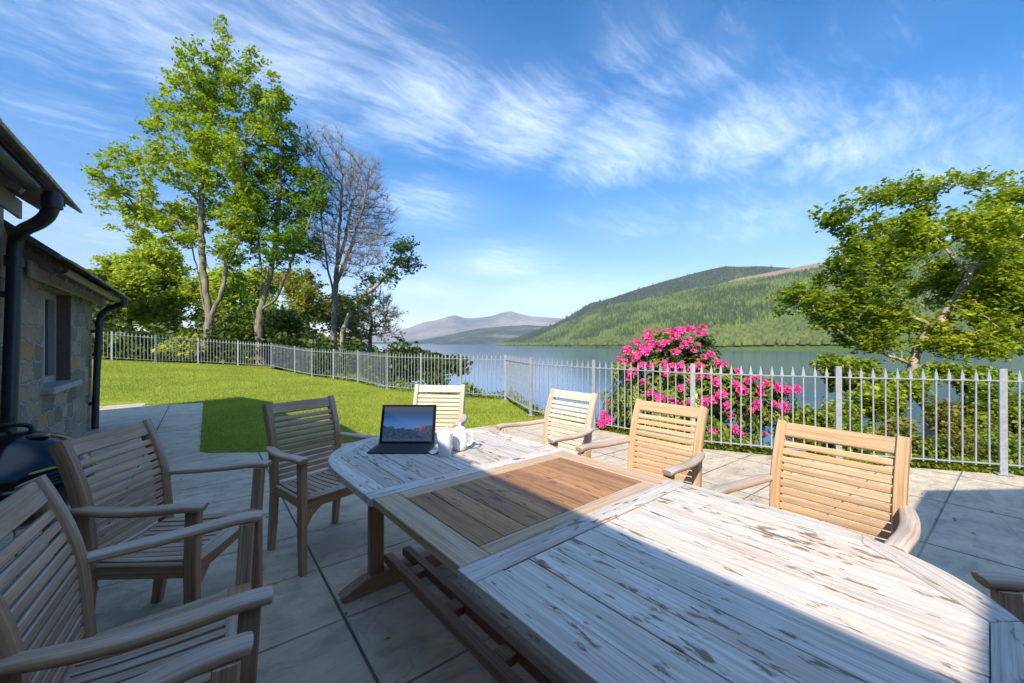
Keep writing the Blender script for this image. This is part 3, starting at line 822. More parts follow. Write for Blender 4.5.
for (ya, yb, za, zb) in ((WY0, WY0 + .09, WZ0, WZ1), (WY1 - .07, WY1, WZ0, WZ1), (WY0 + .09, WY1 - .07, WZ0, WZ0 + .08), (WY0 + .09, WY1 - .07, WZ1 - .08, WZ1), (WY0 + .62, WY0 + .67, WZ0 + .08, WZ1 - .08)):
    wf.box((xf, (ya + yb) / 2, (za + zb) / 2), (0.07, yb - ya, zb - za), bev=0.004)
win = wf.build('window', M['paint_white'], h2)
pn = MB(); pn.box((xf - 0.03, (WY0 + WY1) / 2, (WZ0 + WZ1) / 2), (0.012, WY1 - WY0 - 0.1, WZ1 - WZ0 - 0.1)); pn.build('pane', M['glass'], win)
ln = MB(); ln.box((XW - 0.10, WY1 - 0.011, (WZ0 + WZ1) / 2), (0.20, 0.022, WZ1 - WZ0), bev=0.003); ln.build('reveal_board', M['brownboard'], win)
sl = MB(); sl.box((XW - 0.03, (WY0 + WY1) / 2, WZ0 - 0.03), (0.24, WY1 - WY0 + 0.14, 0.07), bev=0.008); sl.build('sill', M['sill'], win)
for root, dx, dy in ((h1, -XW, 0), (h2, -XW, -7)):
    for ch in root.children: ch.matrix_parent_inverse = Matrix.Translation((dx, dy, 0))
    x_, y_ = -dx, -dy; c_, s_ = math.cos(HROT), math.sin(HROT)
    root.location = (x_ * c_ + y_ * s_, -x_ * s_ + y_ * c_, 0); root.rotation_euler = (0, 0, -HROT)

# ------------------------------------------------------------------ steel railings
def picket_mesh():
    mb = MB(); r = 0.0070
    mb.box((0, 0, 0.50), (2 * r, 2 * r, 0.84), bev=0.002)
    prof = [(0.92, 0.008), (0.945, 0.0155), (0.965, 0.0155), (1.05, 0.002)]
    rings = []
    for z, w in prof: rings.append([mb.bm.verts.new((sx * w, sy * min(w, .008), z)) for sx, sy in ((-1, -1), (1, -1), (1, 1), (-1, 1))])
    for a, b in zip(rings[:-1], rings[1:]):
        for i in range(4): mb.bm.faces.new((a[i], a[(i + 1) % 4], b[(i + 1) % 4], b[i]))
    mb.bm.faces.new(rings[-1]); mb.bm.faces.new(list(reversed(rings[0])))
    o = mb.build('picket', M['galv']); return o
PK = picket_mesh(); PKM = PK.data
bpy.data.objects.remove(PK)
pm = MB(); pm.box((0, 0, 0.52), (0.058, 0.03, 1.08), bev=0.003); pm.box((0, 0, 0.012), (0.13, 0.13, 0.012), bev=0.002)
PM_o = pm.build('post', M['galv']); PMM = PM_o.data; bpy.data.objects.remove(PM_o)
def rail_mesh(a, b, h, z0, z1):
    m_ = MB(); d = (b - a); L = d.length; ang = math.atan2(d.y, d.x); pit = math.atan2(z1 - z0, L)
    mt = Matrix.Translation(((a.x + b.x) / 2, (a.y + b.y) / 2, (z0 + z1) / 2 + h)) @ Matrix.Rotation(ang, 4, 'Z') @ Matrix.Rotation(-pit, 4, 'Y')
    m_.box((0, 0, 0), (L - 0.05, 0.032, 0.012), mt, bev=0.002)
    return m_
def railing(name, pts, zs, label, spacing=0.108, last_post=True, first_post=True):
    a0 = pts[0]; root = empty(name, (a0[0], a0[1], zs[0])); tag(root, label, 'railing', 'steel railings round the garden')
    inv = Matrix.Translation((-a0[0], -a0[1], -zs[0]))
    np_ = 0; rest = []
    for i, (p, q) in enumerate(zip(pts[:-1], pts[1:])):
        a, b = Vector(p), Vector(q); d = b - a; L = d.length; ang = math.atan2(d.y, d.x)
        if i > 0 or first_post:
            o = bpy.data.objects.new('post', PMM); COL.objects.link(o); o.parent = root; o.matrix_parent_inverse = inv; o.location = (a.x, a.y, zs[i]); o.rotation_euler = (0, 0, ang)
        for h in (0.94, 0.105):
            r_ = rail_mesh(a, b, h, zs[i], zs[i + 1]).build('rail', M['galv'], root); r_.matrix_parent_inverse = inv
        n = max(2, round(L / spacing)); n = n - 1
        for k in range(n):
            t = (k + 1) / (n + 1); c = a.lerp(b, t)
            if np_ >= 100:
                rest.append((c.x, c.y, zs[i] + (zs[i + 1] - zs[i]) * t, ang)); continue
            o = bpy.data.objects.new('picket', PKM); COL.objects.link(o); o.parent = root; o.matrix_parent_inverse = inv
            o.location = (c.x, c.y, zs[i] + (zs[i + 1] - zs[i]) * t); o.rotation_euler = (0, random.uniform(-.006, .006), ang); np_ += 1
    if last_post:
        o = bpy.data.objects.new('post', PMM); COL.objects.link(o); o.parent = root; o.matrix_parent_inverse = inv; o.location = (pts[-1][0], pts[-1][1], zs[-1]); o.rotation_euler = (0, 0, ang)
    if rest:
        pv_ = np.empty(len(PKM.vertices) * 3, np.float32); PKM.vertices.foreach_get('co', pv_); pv_ = pv_.reshape(-1, 3); bm_ = bmesh.new()
        for (x_, y_, z_, an) in rest:
            c_, s_ = math.cos(an), math.sin(an)
            vs = [bm_.verts.new((v[0] * c_ - v[1] * s_ + x_ - a0[0], v[0] * s_ + v[1] * c_ + y_ - a0[1], v[2] + z_ - zs[0])) for v in pv_]
            for p_ in PKM.polygons: bm_.faces.new([vs[k] for k in p_.vertices])
        me_ = bpy.data.meshes.new('pickets'); bm_.to_mesh(me_); bm_.free(); tag(link_mesh('pickets', me_, M['galv'], root), kind='stuff')
    return root, np_
f1 = [(4.93, 5.34), (4.90, 3.89), (4.97, 2.39), (5.61, 1.07), (6.35, -0.09), (6.95, -1.4), (7.5, -2.8)]
railing('steel_railing', f1, [0] * 7, 'steel railing along the patio edge in front of the pink rhododendron')
f2 = [(4.93, 5.34), (5.89, 7.26), (5.39, 8.39), (4.99, 9.71), (4.60, 11.0), (4.60, 13.4), (4.29, 15.0), (3.80, 15.9), (3.56, 17.5), (3.07, 19.5)]
z2 = [float(lawn_z(np.array(x), np.array(y))) for x, y in f2]; z2[0] = 0.0
z2[-1] = .27
railing('steel_railing', f2, z2, 'long steel railing down the loch side of the lawn', spacing=0.122, first_post=False)
f3 = [(-3.8, 20.2), (-1.8, 20.5), (-.6, 20.3), (.68, 20.8), (2.0, 20.4), (3.07, 19.5)]
z3 = [float(lawn_z(np.array(x), np.array(y))) for x, y in f3]; z3[-1] = .27
railing('steel_railing', f3, z3, 'steel railing across the far end of the lawn below the tall sycamores', last_post=False)

# ------------------------------------------------------------------ trees and shrubs
def grow(attr, polylines, step, infl, kill, iters, rs, up=0.12, jit=0.15):
    """space colonisation; returns nodes, parents"""
    nodes, par = [], []
    def add_poly(pts, start):
        cur = start
        for a, b in zip(pts[:-1], pts[1:]):
            L = np.linalg.norm(b - a); k = max(1, int(round(L / step)))
            for i in range(1, k + 1):
                nodes.append(a + (b - a) * i / k + rs.normal(0, step * 0.06, 3)); par.append(cur); cur = len(nodes) - 1
        return cur
    for n, pl in enumerate(polylines):
        pl = [np.array(p, float) for p in pl]
        if n == 0:
            nodes.append(pl[0]); par.append(-1); add_poly(pl, 0)
        else:
            k = int(np.argmin(np.linalg.norm(np.array(nodes) - pl[0], axis=1)))
            pl[0] = nodes[k]; add_poly(pl, k)
    A = np.array(attr); N = np.array(nodes)
    D = np.linalg.norm(A[:, None] - N[None], axis=2) if len(A) * len(N) < 4e6 else None
    near = D.argmin(1); nd = D.min(1); alive = nd > kill
    for it in range(iters):
        act = alive & (nd < infl)
        if not act.any():
            if not alive.any(): break
            act = alive & (nd <= np.sort(nd[alive])[min(5, alive.sum() - 1)])
        idx = near[act]; Nn = np.array(nodes)
        v = A[act] - Nn[idx]; v /= np.linalg.norm(v, axis=1)[:, None] + 1e-9
        u, inv = np.unique(idx, return_inverse=True)
        s = np.zeros((len(u), 3)); np.add.at(s, inv, v)
        s /= np.linalg.norm(s, axis=1)[:, None] + 1e-9
        s += rs.normal(0, jit, s.shape); s[:, 2] += up
        s /= np.linalg.norm(s, axis=1)[:, None] + 1e-9
        new = Nn[u] + s * step; base = len(nodes)
        nodes.extend(list(new)); par.extend(list(u))
        ai = np.where(alive)[0]
        dn = np.linalg.norm(A[ai][:, None] - new[None], axis=2); j = dn.argmin(1); m = dn[np.arange(len(ai)), j]
        upd = m < nd[ai]; near[ai[upd]] = base + j[upd]; nd[ai[upd]] = m[upd]
        alive &= nd > kill
        if len(nodes) > 9000: break
    return np.array(nodes), np.array(par)
def radii(par, r_root, r_tip):
    n = len(par); cnt = np.zeros(n); ch = np.zeros(n, int)
    for i in range(1, n): ch[par[i]] += 1
    for i in range(n - 1, -1, -1):
        if ch[i] == 0: cnt[i] = 1
        if par[i] >= 0: cnt[par[i]] += cnt[i]
    e = math.log(max(cnt[0], 2)) / math.log(r_root / r_tip)
    return r_tip * cnt ** (1 / e), ch
def tubes(nodes, par, r, seg_big=9, seg_small=4, thr=0.03, rs=None, flare=None):
    V, F, base = [], [], 0
    n = len(nodes); main = -np.ones(n, int)
    for i in range(1, n):
        p = par[i]
        if main[p] < 0 or r[i] > r[main[p]]: main[p] = i
    dirs = np.zeros((n, 3))
    for i in range(1, n): dirs[i] = nodes[i] - nodes[par[i]]
    if main[0] >= 0: dirs[0] = dirs[main[0]]
    sm = dirs.copy()
    for i in range(1, n):
        if main[i] >= 0: sm[i] = dirs[i] / (np.linalg.norm(dirs[i]) + 1e-9) + dirs[main[i]] / (np.linalg.norm(dirs[main[i]]) + 1e-9)
    sm /= np.linalg.norm(sm, axis=1)[:, None] + 1e-9
    def ring(c, d, rad, seg):
        a = np.array([1, 0, 0]) if abs(d[0]) < 0.8 else np.array([0, 1, 0]); s = np.cross(d, a); s /= np.linalg.norm(s); u = np.cross(d, s)
        th = np.arange(seg) * 2 * math.pi / seg
        return c + rad * (np.cos(th)[:, None] * s + np.sin(th)[:, None] * u)
    for i in range(1, n):
        p = par[i]; seg = seg_big if r[p] > thr * 2 else (6 if r[i] > thr else seg_small)
        ra = r[p] if main[p] == i else min(r[p], r[i] * 1.25)
        da = sm[p] if main[p] == i else dirs[i] / (np.linalg.norm(dirs[i]) + 1e-9)
        if np.dot(da, sm[i]) < 0.2: da = sm[i]
        V.append(ring(nodes[p], da, ra, seg)); V.append(ring(nodes[i], sm[i], r[i], seg))
        for j in range(seg):
            k = (j + 1) % seg; F.append((base + j, base + k, base + seg + k, base + seg + j))
        base += 2 * seg
    return np.concatenate(V), np.array(F)
def leaf_quads(cent, size, rs, up=0.6, aspect=0.62, fold=0.25, out=None):
    n = len(cent)
    nrm = rs.normal(0, 1, (n, 3)); nrm /= np.linalg.norm(nrm, axis=1)[:, None]
    nrm[:, 2] = np.abs(nrm[:, 2]) * 0.7 + up
    if out is not None: nrm += out
    nrm /= np.linalg.norm(nrm, axis=1)[:, None]
    t = rs.normal(0, 1, (n, 3)); t -= (t * nrm).sum(1)[:, None] * nrm; t /= np.linalg.norm(t, axis=1)[:, None]
    b = np.cross(nrm, t); s = (size * rs.uniform(0.65, 1.3, n))[:, None]
    p0 = cent - t * s * 0.5; p2 = cent + t * s * 0.5 - nrm * s * 0.12
    p1 = cent + b * s * 0.5 * aspect + nrm * s * fold * 0.3 - t * s * 0.06; p3 = cent - b * s * 0.5 * aspect + nrm * s * fold * 0.3 - t * s * 0.06
    V = np.stack([p0, p1, p2, p3], 1).reshape(-1, 3)
    return V, np.arange(n * 4).reshape(-1, 4)
def spheres_from_px(px, d, rs, depth=0.9, spread=0.0):
    out = []
    for e in px:
        u, v, ru, rv = e[:4]; dd = d + (e[4] if len(e) > 4 else rs.uniform(-spread, spread))
        c = np.array(Wp(u, v, dd)); out.append((c, ru / FPX * dd, rv / FPX * dd))
    return out
RV = np.array([CA, -SA, 0]); DV = np.array([SA, CA, 0]); UV_ = np.array([0, 0, 1.0])
def sample_blobs(bl, n, rs, shell=0.5):
    vol = np.array([a * a * b for _, a, b in bl]); k = rs.choice(len(bl), n, p=vol / vol.sum())
    d = rs.normal(0, 1, (n, 3)); d /= np.linalg.norm(d, axis=1)[:, None]; rr = rs.uniform(0, 1, n) ** shell
    C = np.array([b[0] for b in bl])[k]; a = np.array([b[1] for b in bl])[k]; bb = np.array([b[2] for b in bl])[k]
    return C + (d[:, 0] * rr * a)[:, None] * RV + (d[:, 1] * rr * a * 0.9)[:, None] * DV + (d[:, 2] * rr * bb)[:, None] * UV_
def twigs(N, r, par, r_tip, n, L, rad, rs, up=0.5):
    tips = np.where(r < r_tip * 2.6)[0]; tips = tips[tips > 0]; k = rs.choice(tips, n)
    d = N[k] - N[par[k]]; d /= np.linalg.norm(d, axis=1)[:, None] + 1e-9
    d = d * 0.7 + rs.normal(0, .45, (n, 3)); d[:, 2] += up; d /= np.linalg.norm(d, axis=1)[:, None]
    l = L * rs.uniform(.4, 1.2, n)[:, None]; a = np.cross(d, rs.normal(0, 1, (n, 3))); a /= np.linalg.norm(a, axis=1)[:, None]; b = np.cross(d, a)
    p = N[k]; q = p + d * l + rs.normal(0, .04, (n, 3))
    V = np.stack([p + a * rad, p + (-.5 * a + .87 * b) * rad, p + (-.5 * a - .87 * b) * rad, q], 1).reshape(-1, 3); i0 = np.arange(n)[:, None] * 4
    F = np.concatenate([i0 + [[0, 1, 3]], i0 + [[1, 2, 3]], i0 + [[2, 0, 3]]], 0)
    return V, F
def tree(name, label, group, base, polys, blobs, nattr, r_root, r_tip, leaf_mat, bark, nleaf, lsize, seed, step=0.35, infl=2.2, kill=0.5, up=0.1, clus=0.22, leaf_up=0.6, cat='tree', tipr=2.2, crown='crown', per_clump=7, ntw=0, twL=0.6):
    rs = np.random.RandomState(seed)
    A = sample_blobs(blobs, nattr, rs)
    N, Pp = grow(A, polys, step, infl, kill, 160, rs, up)
    r, ch = radii(Pp, r_root, r_tip)
    # root flare
    hz_ = N[:, 2] - N[0, 2]; r = r * (1 + 0.45 * np.exp(-np.maximum(hz_, 0) / (r_root * 2.0)) * (r > r_root * 0.5))
    root = empty(name, base); tag(root, label, cat, group)
    inv = np.array(base)
    V, F = tubes(N, Pp, r, rs=rs, thr=max(0.012, r_root * 0.12))
    np_mesh('trunk', V - inv, F, bark, root, smooth=True)
    if ntw:
        tv_, tf_ = twigs(N, r, Pp, r_tip, ntw, twL, r_tip * .75, rs); np_mesh('crown', tv_ - inv, tf_, bark, root)
    if nleaf:
        tips = np.where(r < r_tip * (tipr + .6))[0]
        nc = max(1, nleaf // per_clump)
        ci = rs.choice(tips, nc); cl = N[ci] + rs.normal(0, clus * 0.75, (nc, 3))
        k = rs.randint(0, nc, nleaf)
        cent = cl[k] + rs.normal(0, clus * 0.5, (nleaf, 3)) * np.array([1, 1, 0.55])
        LV, LF = leaf_quads(cent - inv, lsize, rs, leaf_up)
        np_mesh(crown, LV, LF, leaf_mat, root)
    return root
def shrub(name, label, group, blobs, nleaf, lsize, leaf_mat, seed, base, nattr=90, cat='shrub', bark=None, clus=0.12, r_root=0.05, infl=1.5, step=0.16, kill=0.2, per_clump=6):
    b = np.array(base); rs = np.random.RandomState(seed + 99)
    return tree(name, label, group, base, [[b - np.array([0, 0, .1]), b + np.array([0.02, 0.02, 0.25])]], blobs, nattr, r_root, 0.006, leaf_mat, bark or M['bark_dark'], nleaf, lsize, seed, step=step, infl=infl, kill=kill, clus=clus, cat=cat, tipr=2.6, per_clump=per_clump)
def px(d, *pts): return [tuple(Wp(u, v, d + (e[0] if e else 0))) for (u, v, *e) in pts]
TG = 'garden trees beyond the railings'
# tall sycamore
d = 17.2; rs0 = np.random.RandomState(1)
base = Wp(206, 363, d); base.z = gz(base.x, base.y) - 0.1
bl = spheres_from_px([(210, 62, 22, 26), (212, 112, 30, 28), (226, 160, 30, 28), (232, 205, 30, 24), (205, 250, 20, 12), (214, 25, 9, 12), (196, 40, 16, 22), (223, 40, 14, 18), (255, 58, 17, 17), (178, 66, 14, 16), (205, 80, 32, 28), (240, 95, 36, 28), (172, 100, 22, 18), (150, 122, 22, 14), (190, 125, 34, 26), (235, 140, 36, 30), (275, 118, 20, 22),
                      (130, 160, 24, 14), (105, 176, 20, 13), (160, 165, 30, 20), (205, 172, 34, 26), (250, 185, 30, 26), (90, 190, 11, 9), (125, 205, 30, 14), (160, 215, 34, 16), (205, 215, 28, 20), (138, 232, 26, 12), (180, 238, 20, 9), (272, 80, 13, 13), (245, 225, 20, 16)], d, rs0, spread=1.6)
tree('sycamore_tree', 'tallest leafy sycamore with pale forked trunk at the far railing', TG, tuple(base),
     [[tuple(base)] + px(d, (207, 340), (210, 320), (207, 300), (203, 270), (201, 235), (200, 190), (203, 140), (208, 90)), px(d, (210, 318), (222, 292), (226, 262, .2), (232, 225, .3), (240, 180, .4), (246, 130, .2)), px(d, (225, 270), (238, 245, -.5), (255, 215, -.8)),
      px(d, (202, 240), (180, 222, -.3), (150, 205, -.5), (112, 186, -.6)), px(d, (201, 205), (178, 175, .4), (160, 140, .6)), px(d, (209, 325), (200, 285, .3), (190, 240, .5), (182, 200, .6))],
     bl, 900, 0.165, 0.011, M['sycamore'], M['bark'], 36000, 0.14, 31, step=0.32, infl=2.6, kill=0.46, clus=0.23, up=0.12, per_clump=22)
# second sycamore, darker, in front of bare trees
d = 18.2
base = Wp(262, 368, d); base.z = gz(base.x, base.y) - 0.1
bl = spheres_from_px([(282, 100, 14, 16), (270, 130, 20, 22), (290, 150, 20, 22), (262, 165, 24, 22), (296, 185, 26, 22), (265, 205, 28, 24), (300, 215, 22, 20), (245, 235, 24, 18), (283, 240, 24, 20), (318, 175, 10, 8), (306, 245, 12, 14), (232, 262, 16, 12), (262, 265, 14, 12), (322, 205, 8, 6)], d, rs0, spread=1.6)
tree('sycamore_tree', 'darker sycamore with several leaning stems, right of the tallest sycamore', TG, tuple(base),
     [[tuple(base)] + px(d, (259, 345), (258, 325), (262, 305), (269, 280), (275, 245), (278, 205), (280, 160), (282, 115)), px(d, (259, 330), (252, 310), (246, 295), (238, 282), (234, 265, .3)), px(d, (262, 310), (276, 300), (286, 275, -.3), (298, 245, -.4), (312, 215, -.4), (322, 185, -.4)),
      px(d, (272, 270), (290, 252, .3), (310, 252, .6), (326, 255, .8)), px(d, (258, 322), (262, 285, .4), (258, 245, .6), (256, 205, .6))],
     bl, 600, 0.17, 0.011, M['sycamore2'], M['bark'], 20000, 0.14, 32, step=0.32, infl=2.4, kill=0.46, clus=0.23, per_clump=20)
# tall bare tree
d = 20.5
base = Wp(334, 352, d); base.z = gz(base.x, base.y) - 0.3
bl = spheres_from_px([(318, 150, 20, 26), (345, 190, 34, 40), (370, 215, 26, 36), (320, 220, 24, 40), (350, 250, 34, 34), (382, 250, 14, 24), (335, 140, 14, 14), (362, 170, 20, 18)], d, rs0, spread=2.0)
tree('bare_tree', 'tall leafless tree with upright twiggy crown beside the dark sycamore', TG, tuple(base),
     [[tuple(base)] + px(d, (334, 320), (335, 290), (337, 260), (340, 220), (342, 180)), px(d, (335, 300), (328, 270), (322, 230, .5), (318, 180, .5)), px(d, (336, 285), (350, 250, -.4), (362, 210, -.5), (368, 180, -.5)), px(d, (335, 270), (345, 240, .7), (352, 200, 1.0))],
     bl, 1900, 0.15, 0.011, None, M['bark_twig'], 0, 0.1, 33, step=0.22, infl=1.9, kill=0.3, up=0.1, ntw=6500, twL=0.8)
# leaning birch with a leafy end
d = 19.5
base = Wp(338, 352, d); base.z = gz(base.x, base.y) - 0.3
bl = spheres_from_px([(408, 250, 12, 12), (402, 264, 14, 9), (416, 260, 8, 10), (390, 275, 10, 8), (372, 282, 10, 10), (365, 305, 9, 8), (395, 245, 6, 5)], d, rs0, spread=0.5)
tree('birch_tree', 'pale birch leaning right over the loch with a leafy branch end', TG, tuple(base),
     [[tuple(base)] + px(d, (342, 335), (350, 312), (362, 296), (378, 285), (390, 272), (398, 262), (402, 252))],
     bl, 140, 0.10, 0.012, M['birch_leaf'], M['bark_pale'], 2400, 0.15, 34, step=0.28, infl=1.8, kill=0.35, clus=0.22)
# small bare lakeside tree
d = 22.0
base = Wp(372, 352, d); base.z = gz(base.x, base.y) - 0.3
bl = spheres_from_px([(370, 300, 24, 16), (385, 315, 18, 14), (352, 320, 20, 16), (390, 330, 14, 8), (365, 330, 26, 12)], d, rs0, spread=1.5)
tree('bare_tree', 'low spreading leafless tree at the loch edge below the birch', TG, tuple(base), [[tuple(base)] + px(d, (370, 335), (372, 322))], bl, 700, 0.10, 0.012, M['budding'], M['bark_dark'], 2400, 0.12, 35, step=0.26, infl=1.8, kill=0.34, ntw=2200, twL=.5, crown='leaves')
# woodland behind the far railing
WG = 'woodland trees behind the garden'
woods = [(128, 292, 32, 46, 31, 'wood_yel', 5200, 'yellow green woodland tree nearest the outbuilding'), (168, 282, 40, 52, 34, 'wood_yel', 6200, 'broad yellow green woodland tree behind the tallest sycamore'),
         (222, 300, 34, 44, 33, 'wood_yel', 4600, 'yellow green woodland tree between the two sycamores'), (262, 305, 36, 40, 36, 'wood_yel', 4200, 'yellow green woodland tree behind the dark sycamore'),
         (306, 308, 32, 40, 33, 'budding', 2600, 'brownish budding woodland tree behind the bare tree'), (345, 318, 26, 30, 37, 'wood_dark', 2400, 'dark low woodland tree by the loch edge'),
         (96, 305, 24, 40, 30, 'wood_dark', 2600, 'dark woodland tree half hidden behind the outbuilding'), (290, 330, 30, 20, 27, 'wood_dark', 2600, 'dark evergreen bush at the corner of the far railing')]
for i, (u, v, ru, rv, d, mt, nl, lab) in enumerate(woods):
    rs = np.random.RandomState(60 + i)
    base = Wp(u + rs.uniform(-6, 6), 356, d); base.z = gz(base.x, base.y) - 0.3
    bl = spheres_from_px([(u + rs.uniform(-.55, .55) * ru, v + rs.uniform(-.6, .75) * rv, ru * .46, rv * .40) for _ in range(9)] + [(u, v - rv * .62, ru * .4, rv * .3)], d, rs, spread=2.5)
    tree('woodland_tree', lab, WG, tuple(base), [[tuple(base), tuple(base + Vector((0, 0, 2.2)))]], bl, 260, 0.2, 0.02, M[mt], M['bark_dark'], int(nl * 2.6), 0.30, 70 + i, step=0.6, infl=3.5, kill=0.9, clus=0.42, per_clump=10)
def undergrowth(name, n, region, size, m, seed, hfun):
    rs = np.random.RandomState(seed); pts = region(n, rs)
    z = ground_z(pts[:, 0], pts[:, 1]) + hfun(pts, rs)
    V, F = leaf_quads(np.stack([pts[:, 0], pts[:, 1], z], -1), size, rs, 0.4)
    return tag(np_mesh(name, V, F, m), kind='stuff')
def reg_far(n, rs):
    x = rs.uniform(-9, 5.5, n); y = rs.uniform(21.0, 27.5, n) ; return np.stack([x, y], -1)
def clumps(pts, rs, hi, f=1.1, seed=4): return np.clip(0.55 + 0.6 * fbm(pts[:, 0], pts[:, 1], seed, 3, f), 0.1, 1.3) * hi * rs.uniform(0, 1, len(pts)) ** 0.7
undergrowth('undergrowth', 22000, reg_far, 0.24, M['wood_dark'], 81, lambda p, r: clumps(p, r, 2.5))
undergrowth('undergrowth', 3500, lambda n, r: np.stack([r.uniform(-9, 3.0, n), r.uniform(21.3, 24, n)], -1), 0.2, M['wood_yel'], 82, lambda p, r: clumps(p, r, 1.2, seed=9))
# twisted maple on the bank, right
d = 9.3
base = Wp(935, 418, d); base.z = gz(base.x, base.y) - 0.15
bl = spheres_from_px([(838, 222, 26, 26), (876, 200, 22, 22), (908, 192, 26, 22), (940, 180, 20, 14), (985, 178, 22, 14), (1012, 200, 26, 22), (870, 250, 32, 24), (915, 238, 34, 28), (965, 225, 34, 28), (1015, 250, 34, 30), (845, 270, 24, 18), (885, 290, 30, 22), (935, 285, 34, 24), (985, 290, 30, 24), (1040, 300, 34, 30),
                      (778, 306, 15, 11), (800, 298, 20, 14), (812, 312, 18, 12), (850, 310, 24, 16), (826, 318, 20, 14), (850, 332, 24, 12), (880, 330, 28, 16), (960, 345, 30, 13), (1000, 350, 30, 14), (925, 335, 24, 14), (870, 338, 30, 14), (985, 345, 34, 14), (1020, 320, 34, 18), (1005, 290, 30, 20), (1050, 220, 34, 34), (1075, 260, 40, 40), (1000, 320, 30, 18)], d, rs0, spread=1.3)
tree('maple_tree', 'yellow green maple with a twisted pale trunk on the bank at right', TG, tuple(base),
     [[tuple(base)] + px(d, (926, 408), (914, 392), (911, 375), (916, 355), (928, 332), (946, 314), (956, 296), (966, 282), (976, 262), (986, 240), (990, 215)), px(d, (930, 328), (914, 318, .2), (900, 300, .3), (885, 275, .4), (868, 248, .5)),
      px(d, (950, 308), (975, 300, -.5), (1005, 290, -.8), (1035, 285, -1)), px(d, (968, 278), (952, 258, .5), (935, 230, .7), (920, 205, .7)), px(d, (972, 272), (1000, 258, -.3), (1025, 235, -.5)),
      px(d, (914, 360), (890, 356, -.3), (862, 346, -.5), (838, 330, -.6), (815, 312, -.6))],
     bl, 880, 0.10, 0.009, M['maple'], M['bark_pale'], 52000, 0.115, 41, step=0.2, infl=1.5, kill=0.30, clus=0.16, up=0.06, leaf_up=1.0, per_clump=14)
# bank shrubs seen through the railing
BG = 'shrubs on the bank behind the railing'
bank_sh = [(438, 383, 15, 16, 14.5, 'wood_dark', 900, .12, 'small dark willow bush on the loch side of the long railing'), (468, 393, 12, 8, 13.0, 'shrub', 500, .11, 'low green bush behind the railing left of the first sunlit chair'),
           (830, 415, 28, 22, 5.8, 'shrub', 1500, .07, 'yellow green shrub right of the rhododendron'), (875, 405, 28, 20, 6.4, 'maple', 1300, .08, 'bright yellow shrub beneath the maple branches'), (898, 440, 22, 20, 5.6, 'redshrub', 1100, .065, 'russet shrub in front of the maple trunk'),
           (945, 425, 26, 26, 6.0, 'redshrub', 1500, .07, 'russet and green shrub between the maple trunk and the last post'), (985, 415, 26, 28, 5.9, 'shrub', 1500, .07, 'dense green shrub behind the tall end post'), (1030, 425, 30, 30, 5.5, 'shrub', 1500, .07, 'green shrub at the right edge behind the railing'),
           (965, 375, 44, 16, 8.0, 'maple', 1500, .10, 'wide yellow green shrub just above the railing at right'), (850, 372, 34, 14, 8.4, 'shrub', 1300, .10, 'green shrub on the bank below the low maple bough'), (915, 458, 26, 12, 5.3, 'shrub', 900, .06, 'low leafy shrub against the foot of the railing'),
           (806, 428, 24, 24, 5.9, 'shrub', 1400, .065, 'leafy green shrub touching the right side of the rhododendron'), (858, 440, 26, 20, 5.35, 'maple', 1200, .065, 'low bright yellow shrub behind the railing and the largest sunlit chair'),
           (1008, 452, 26, 20, 5.0, 'shrub', 1200, .06, 'low green shrub at the foot of the tall end post'), (958, 456, 26, 16, 5.15, 'redshrub', 1100, .06, 'low russet shrub behind the last full railing panel'),
           (905, 388, 32, 18, 7.2, 'maple', 1400, .08, 'yellow shrub crossing the maple trunk at railing top height')]
for i, (u, v, ru, rv, d, mt, nl, ls, lab) in enumerate(bank_sh):
    rs = np.random.RandomState(160 + i); b = Wp(u, v, d); b.z = gz(b.x, b.y)
    bl = spheres_from_px([(u + rs.uniform(-.6, .6) * ru, v + rs.uniform(-.6, .7) * rv, ru * .5, rv * .45) for _ in range(6)], d, rs, spread=0.35)
    shrub('bank_shrub', lab, BG, bl, nl * (1 if i < 2 else 3), ls, M[mt], 170 + i, tuple(b), nattr=110, clus=0.10)
def reg_loch(n, rs):
    x = rs.uniform(4.6, 13, n); y = rs.uniform(19, 27, n); return np.stack([x, y], -1)
undergrowth('undergrowth', 15000, reg_loch, 0.26, M['wood_dark'], 86, lambda p, r: -ground_z(p[:, 0], p[:, 1]) + np.clip(2.7 - .24 * (p[:, 0] - 4.6), -1, 3) * r.uniform(-.9, 1, len(p)) * np.clip(0.6 + 0.6 * fbm(p[:, 0], p[:, 1], 6, 3, 1.3), .1, 1.3))
def reg_bank(n, rs):
    t = rs.uniform(0, 1, n); seg = np.array([(4.93, 5.34), (4.90, 3.89), (4.97, 2.39), (5.61, 1.07), (6.35, -0.09), (6.95, -1.4), (7.5, -2.8)])
    x = np.interp(t * 6, range(7), seg[:, 0]); y = np.interp(t * 6, range(7), seg[:, 1])
    s = 0.02 + np.abs(rs.normal(0, 0.09, n)) + (rs.uniform(0, 1, n) > .55) * rs.uniform(0, .9, n)
    return np.stack([x + s * 0.93, y + s * 0.3], -1)
undergrowth('ground_cover', 15000, reg_bank, 0.05, M['shrub'], 83, lambda p, r: r.uniform(0.0, 0.22, len(p)) * np.clip(0.6 + 0.8 * fbm(p[:, 0], p[:, 1], 8, 3, 3.0), 0.15, 1.3))
def reg_verge(n, rs):
    seg = np.array(f2); t = rs.uniform(0, len(seg) - 1, n)
    x = np.interp(t, range(len(seg)), seg[:, 0]); y = np.interp(t, range(len(seg)), seg[:, 1]); s = 0.1 + np.abs(rs.normal(0, 0.5, n))
    return np.stack([x + s, y + s * .25], -1)
